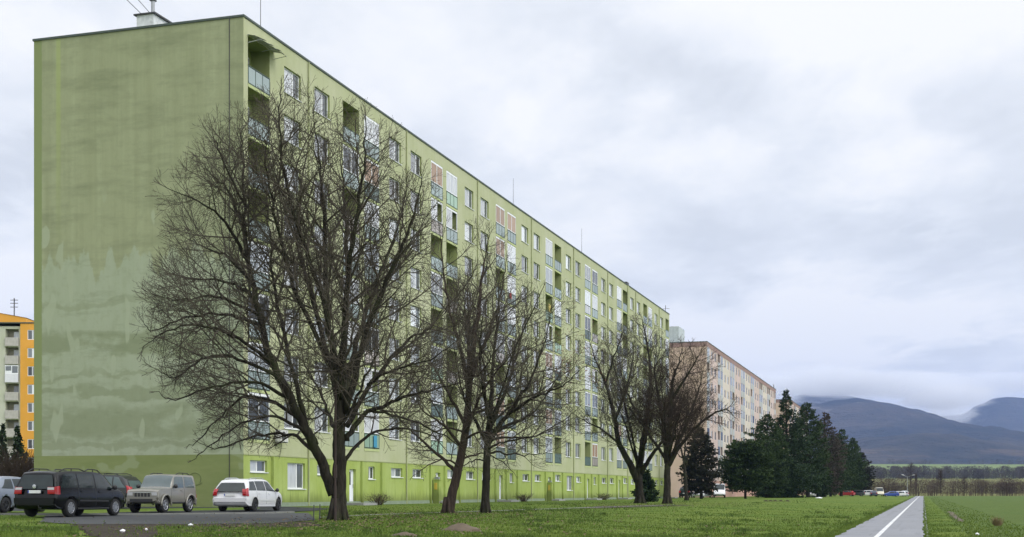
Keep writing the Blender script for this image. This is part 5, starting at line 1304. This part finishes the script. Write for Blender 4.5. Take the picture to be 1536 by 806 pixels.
def mound(name, u, v, r_, h, label, m_='soil', cat='mound', group=None):
    p = pg(u, v); b = MB(); rr = random.Random(int(u*3+v)); nr, na = 6, 14
    b.v.append((0, 0, h))
    for i in range(1, nr+1):
        t = i/nr
        for k in range(na): a = 6.283*k/na; q = r_*t*rr.uniform(.82, 1.12); b.v.append((q*math.cos(a), q*math.sin(a)*.8, h*(1-t**1.3)*rr.uniform(.75, 1.15) - (.04 if i == nr else 0)))
    for k in range(na): b.f.append((0, 1+k, 1+(k+1) % na)); b.m.append(0)
    for i in range(nr-1):
        for k in range(na): a, c = 1+i*na+k, 1+i*na+(k+1) % na; b.f.append((a, a+na, c+na, c)); b.m.append(0)
    o = b.build(name, M[m_], smooth=True); o.location = (p.x, p.y, p.z + .01); tag(o, label, cat, group)
mound('earth_mound', 691, 797, .62, .20, 'larger brown heap of earth on the lawn under the third bare tree'); mound('earth_mound', 607, 805, .35, .10, 'small low heap of brown earth at the bottom edge of the lawn')
for u, lab in ((1149, 'dark molehill on the lawn, leftmost of a row of five'), (1156, 'dark molehill, second from the left in a row of five'), (1163, 'dark molehill, middle one of a row of five on the lawn'), (1171, 'dark molehill, fourth from the left in a row of five'), (1181, 'dark molehill on the lawn, rightmost of a row of five')):
    mound('molehill', u, 752.3, .32, .13, lab, 'mud', 'molehill', 'molehills before the conifers')
# dry tuft and bare strips in the crop field
p = pg(1496, 789); b = MB(); rr = random.Random(2)
for i in range(420):
    a = rr.uniform(0, 6.28); l_ = rr.uniform(.15, .38); o_ = Vector((math.cos(a), math.sin(a), 0)); q = o_*rr.uniform(0, .14); e_ = q + o_*l_*rr.uniform(.2, .75) + Vector((0, 0, l_*rr.uniform(.5, 1.15))); s_ = Vector((-o_.y, o_.x, 0))*.012
    b.face([q - s_, q + s_, e_])
o = b.build('dry_tuft', mat('dry_stalk', (.21, .16, .085, 1), .95, vary=.35)); o.location = (p.x, p.y, 0); tag(o, 'round dry brown tuft of stalks alone in the crop field', 'plant')
# rusty pole before the linden and two short stakes by the road end
b = MB(); b.tube([(0, 0, -.2), (0, 0, 1.1)], .04, 8); b.tube([(0, 0, 1.1), (.01, 0, 4.3)], .032, 8); b.box(-.045, .045, -.05, .05, 1.35, 1.75)
p = pg(503, 783); o = b.build('iron_pole', M['rust']); o.location = p; tag(o, 'rusty iron pole standing before the trunk of the great linden', 'pole')
for u, v, lab in ((470, 783, 'short dark stake at the corner where the grey service road ends'), (479, 781, 'short dark stake just left of the great linden trunk')):
    p = pg(u, v); b = MB(); b.tube([(0, 0, -.2), (.02, .01, .52)], [.022, .018], 6); o = b.build('stake', M['metal_dark']); o.location = p; tag(o, lab, 'stake')
# scrub at the foot of the wall
for i, (s_, r_, lab) in enumerate(((14.0, .8, 'low brown shrub by the first white door, behind the linden'), (47.8, .8, 'low brownish shrub by the door behind the third bare tree'), (79, .9, 'low shrub at the wall left of the bowed tree'))):
    p = sw(65.77 + s_ + 1.9, 34.44 - 1.2); bare_bush('bush', p.x, p.y, .75, r_, 70, lab, 70 + i, M['bush_twig'])

# ------------------------------------------------------------------ the land beyond, hedges, hills, air
PZ = [(440, -.05), (560, .3), (900, 5.2), (1300, 12.5), (2000, 27), (3000, 62), (3600, 72), (4300, 80)]
def fz(Y):
    for (a, z0), (b_, z1) in zip(PZ, PZ[1:]):
        if Y <= b_: t = (Y - a) / (b_ - a); return z0 + (z1 - z0) * t
    return PZ[-1][1]
def field_mat():
    t = NT('far_fields'); v = t.coord(); sep = t.n('ShaderNodeSeparateXYZ'); t.l(v, sep.inputs[0]); Y = sep.outputs[1]
    f = t.noise(t.coord((.6, 2.5, 1)), .004, 5, .6)
    a = t.mix(f, (.115, .120, .034, 1), (.150, .150, .044, 1)); far = t.mix(f, (.12, .165, .045, 1), (.17, .21, .065, 1))
    a = t.mix(t.smooth(Y, 1380, 1420), a, far); t.base(a, .95, spec=.1); return t.mat
b = MB(); Ys = [440, 470, 520, 600, 750, 900, 1100, 1300, 1650, 2000, 2500, 3000, 3600, 4300]; Xs = [-6000, -3000, -1500, -700, -300, 0, 200, 500, 900, 1500, 2500, 4500, 7000]
for Y in Ys:
    for X in Xs: b.v.append((X, Y, fz(Y) + (4 * math.sin(X * .0011 + 1) * (Y / 3600) if Y > 900 else 0)))
nx = len(Xs)
for i in range(len(Ys) - 1):
    for j in range(nx - 1): b.f.append((i*nx+j, i*nx+j+1, (i+1)*nx+j+1, (i+1)*nx+j)); b.m.append(0)
tag(b.build('far_fields', field_mat(), smooth=True), kind='structure')
b = MB(); b.face([(-7000, -400, -.5), (8000, -400, -.5), (8000, 470, -.5), (-7000, 470, -.5)]); tag(b.build('ground', M['lawn']), kind='structure')
def clamp01(t): return max(0.0, min(1.0, t))
# hills: ridge lines at two distances
from mathutils import noise as mn
def interp(tab, u):
    if u <= tab[0][0]: return tab[0][1]
    for (a, y0), (b_, y1) in zip(tab, tab[1:]):
        if u <= b_: t = (u - a) / (b_ - a); t = t*t*(3-2*t); return y0 + (y1 - y0) * t
    return tab[-1][1]
RIDGE1 = [(-700, 660), (200, 640), (700, 620), (1000, 628), (1150, 622), (1222, 607), (1258, 600), (1290, 596), (1320, 601), (1370, 611), (1420, 625), (1470, 641), (1520, 654), (1600, 668), (1750, 676), (2200, 668)]
RIDGE2 = [(-700, 640), (900, 640), (1120, 622), (1185, 596), (1215, 588), (1250, 589), (1300, 600), (1380, 626), (1440, 622), (1470, 606), (1492, 597), (1512, 595), (1545, 597), (1600, 606), (1700, 600), (2200, 640)]
def hill_mat(name, a, b_, snow):
    t = NT(name); v = t.coord((1, 1, 1)); f = t.noise(v, .0022, 6, .62); g = t.noise(v, .012, 5, .7); s_ = t.noise(t.coord((1, .4, 2)), .0030, 5, .6, .5); sep = t.n('ShaderNodeSeparateXYZ'); t.l(v, sep.inputs[0])
    k = t.mix(t.ramp(f, .38, .62), a, b_); k = t.mix(t.math('MULTIPLY', t.ramp(g, .5, .75), .35), k, (a[0]*.5, a[1]*.55, a[2]*.6, 1))
    m_ = t.math('MULTIPLY', t.math('MULTIPLY', t.ramp(s_, .60, .68), t.smooth(sep.outputs[2], snow, snow + 160)), .6); k = t.mix(m_, k, (.42, .43, .46, 1))
    m2 = t.math('MULTIPLY', t.ramp(t.noise(t.coord((.6, 1, 3)), .0042, 4, .6), .6, .7), t.smooth(sep.outputs[2], 330, 120)); k = t.mix(t.math('MULTIPLY', m2, .5), k, (.135, .095, .065, 1))
    t.base(k, 1.0, spec=.05); t.bump(g, 1.0, 40); return t.mat
def hills(name, tab, Yr, Y0, zb, mt, amp, seed):
    us = list(range(-700, 900, 60)) + list(range(900, 1620, 7)) + list(range(1620, 2240, 60)); Yn = 46; b = MB()
    for u in us:
        zr = EYE + (HV - interp(tab, u)) / FX * Yr
        for j in range(Yn):
            t = j / (Yn - 1); Y = Y0 + (Yr - Y0) * (t * 1.25); tt = min(1, t*1.25); X = (u - 768) / FX * Yr * (.82 + .18 * tt) if Y <= Yr else (u - 768) / FX * Yr
            prof = tt ** 1.15 * (1 - .10 * math.sin(tt * 3.14)) if t*1.25 <= 1 else 1 - (t*1.25 - 1) * 1.4
            q = Vector((X * .0011 + seed, Y * .0011, 0)); n_ = mn.fractal(q, .9, 2.1, 6) * amp * math.sin(3.1416 * clamp01(tt) * .92) + mn.fractal(q * 5, .8, 2.2, 4) * amp * .10
            b.v.append((X, Y, zb + (zr - zb) * prof + (n_ if prof > 0 else 0)))
    for i in range(len(us) - 1):
        for j in range(Yn - 1): b.f.append((i*Yn+j, (i+1)*Yn+j, (i+1)*Yn+j+1, i*Yn+j+1)); b.m.append(0)
    tag(b.build(name, mt, smooth=True), kind='structure')
hills('mountains', RIDGE1, 6600, 3500, 62, hill_mat('forested_slope', (.026, .028, .030, 1), (.074, .062, .052, 1), 300), 60, 3.0)
hills('far_mountains', RIDGE2, 8800, 6700, 120, hill_mat('far_slope', (.050, .050, .048, 1), (.075, .070, .064, 1), 520), 40, 9.0)
# tree belts far off: they read as one mass
def belt(name, Y, u0, u1, n, hmin, hmax, mt, seed, dens=60, spread=60, gapf=None, leafw=.5, wr_=(.3, .5)):
    rr = random.Random(seed); b = MB()
    for i in range(n):
        u = u0 + (u1 - u0) * rr.random()
        if gapf and gapf(u) and rr.random() < gapf(u): continue
        y = Y + rr.uniform(0, spread); X = (u - 768) / FX * y; z = fz(y) if y > 440 else gz(X, y); H = rr.uniform(hmin, hmax); Rr = H * rr.uniform(wr_[0], wr_[1])
        b.tube([(X, y, z - .3), (X, y, z + H*.5), (X + rr.uniform(-.04, .04)*H, y, z + H*.9)], [.02*H, .014*H, .004*H], 3, cap=False)
        for k in range(dens):
            a = rr.uniform(0, 6.283); f = rr.uniform(.08, 1.0) ** .8; r_ = Rr * math.sqrt(max(.02, 1 - ((f - .5) / .55) ** 2)) * rr.random() ** .5
            p = Vector((X + r_*math.cos(a), y + r_*math.sin(a), z + H*f)); d = Vector((math.cos(a)*.5, math.sin(a)*.5, rr.uniform(.3, 1))).normalized() * H * rr.uniform(.06, .16); w_ = d.orthogonal().normalized() * H * .006 * rr.uniform(.8, 2.4) * leafw / .5
            b.face([p - w_, p + w_, p + d])
    return tag(b.build(name, mt), kind='stuff')
M['hedge_twig'] = bark_mat('hedgerow_twig', (.046, .034, .027, 1), (.088, .064, .048, 1)); M['belt_twig'] = bark_mat('tree_belt', (.045, .040, .034, 1), (.085, .070, .055, 1))
belt('hedgerow', 452, 1130, 1378, 120, 3.0, 6.2, M['hedge_twig'], 1, 300, 22, None, .7, (.5, .9)); belt('hedgerow', 456, 1390, 1640, 150, 3.4, 6.2, M['hedge_twig'], 2, 300, 26, lambda u: .45 if (u // 23) % 3 == 1 else 0, .7, (.45, .9))
belt('low_scrub', 446, 1250, 1660, 260, .6, 1.9, M['hedge_twig'], 5, 90, 8, None, 1.0)
belt('tree_belt', 1330, 1050, 1700, 650, 8, 14.5, M['belt_twig'], 3, 150, 150, None, 1.5)
belt('tree_belt', 2950, 1330, 1720, 150, 8, 15, M['belt_twig'], 6, 80, 160, lambda u: .9 if 1400 < u < 1480 else 0, 1.8)
def far_tree(name, u, Y, v_top, label, seed, wpx, cat='tree'):
    rr = random.Random(seed); X = (u - 768) / FX * Y; z = fz(Y); H = EYE + (HV - v_top) / FX * Y - z; root = empty(name, (X, Y, z)); tag(root, label, cat); Rr = wpx / FX * Y
    tb = MB(); tb.tube([(0, 0, -.3), (.1, 0, H*.5), (0, 0, H*.95)], [.03*H, .02*H, .006*H], 6); tb.build('trunk', M['bark_red'], root); cb = MB()
    for i in range(60):
        f = rr.uniform(.2, .9); a = rr.uniform(0, 6.28); L = H*.34*(1.15 - f)*rr.uniform(.5, 1.1) + .1; o_ = Vector((math.cos(a)*Rr/(H*.3), math.sin(a)*Rr/(H*.3), 1.0)) * L; q = Vector((0, 0, f*H)); P = [q, q + o_*.5 + Vector((0, 0, -.05*L)), q + o_]
        cb.tube(P, [.007*H, .004*H, .002*H], 3, cap=False)
        for k in range(9):
            t = rr.uniform(.2, 1); p = P[0].lerp(P[2], t); d = rot_dir(o_.normalized(), R(rr.uniform(15, 60)), rr.random()*6.28) * H * rr.uniform(.05, .13); cb.tube([p, p + d], [.003*H, .0012*H], 3, cap=False)
    cb.build('crown', M['hedge_twig'], root)
far_tree('bare_tree', 1366, 900, 694, 'broad leafless tree rising above the far belt near the path end', 1, 10); far_tree('poplar_tree', 1374, 470, 712, 'thin leafless poplar right of the double lamp', 2, 1.2); far_tree('bare_tree', 1411, 600, 704, 'leafless tree above the hedgerow, right of the path end', 3, 8)
far_tree('bare_tree', 1446, 470, 716, 'bushy leafless tree in the far hedgerow at right', 5, 12)

# mist lying on the ridge
def mist(name, c, r_, dens, seed, sc):
    t = bpy.data.materials.new(name + '_volume'); t.use_nodes = True; T_ = t.node_tree; T_.nodes.clear(); h = WN(T_)
    tc_ = h.n('ShaderNodeTexCoord'); ln = h.n('ShaderNodeVectorMath'); ln.operation = 'LENGTH'; T_.links.new(tc_.outputs['Object'], ln.inputs[0])
    mp_ = h.n('ShaderNodeMapping'); mp_.inputs['Location'].default_value = (seed, seed*2, 0); mp_.inputs['Scale'].default_value = sc; T_.links.new(tc_.outputs['Object'], mp_.inputs[0])
    f = h.noise(mp_.outputs[0], 2.4, 6, .62, .4); fall = h.smooth(ln.outputs['Value'], 1.0, .25)
    d = h.math('MULTIPLY', h.smooth(h.math('ADD', h.math('MULTIPLY', fall, .70), h.math('MULTIPLY', f, 1.1)), .62, 1.05), dens)
    pv = h.n('ShaderNodeVolumePrincipled'); pv.inputs['Color'].default_value = (.99, .99, .99, 1); T_.links.new(d, pv.inputs['Density']); o_ = h.n('ShaderNodeOutputMaterial'); T_.links.new(pv.outputs[0], o_.inputs['Volume'])
    b = MB(); n = 20; b.lathe([(math.sin(math.pi*i/12) + 1e-4, -math.cos(math.pi*i/12)) for i in range(13)], n, 'z')
    o = b.build(name, t); o.location = c; o.scale = r_; tag(o, kind='stuff'); return o
MIST = [(1420, 596, 7300, 330, 90, 600, .0042, 1.3), (1235, 574, 7600, 480, 100, 800, .0034, 4.4), (1340, 578, 7700, 640, 95, 800, .0034, 7.7), (1425, 622, 7900, 170, 100, 500, .0026, 9.2), (1530, 657, 7600, 150, 40, 500, .0028, 12.1), (1500, 574, 9000, 560, 90, 600, .0034, 15.0), (1100, 590, 7600, 620, 140, 800, .0034, 17.0)]
for u, v, Y, rx, rz, ry, de, sd_ in MIST: mist('mist', tuple(pw(u, v, Y)), (rx, ry, rz), de, sd_, (1, 1, 1))
# air
t = bpy.data.materials.new('haze_volume'); t.use_nodes = True; T_ = t.node_tree; T_.nodes.clear(); pv = T_.nodes.new('ShaderNodeVolumePrincipled'); pv.inputs['Color'].default_value = (.30, .45, .88, 1); pv.inputs['Density'].default_value = 6.0e-5
o_ = T_.nodes.new('ShaderNodeOutputMaterial'); T_.links.new(pv.outputs[0], o_.inputs['Volume'])
b = MB(); b.box(-10500, 11500, -900, 12500, -1.6, 860); tag(b.build('haze', t), kind='stuff')
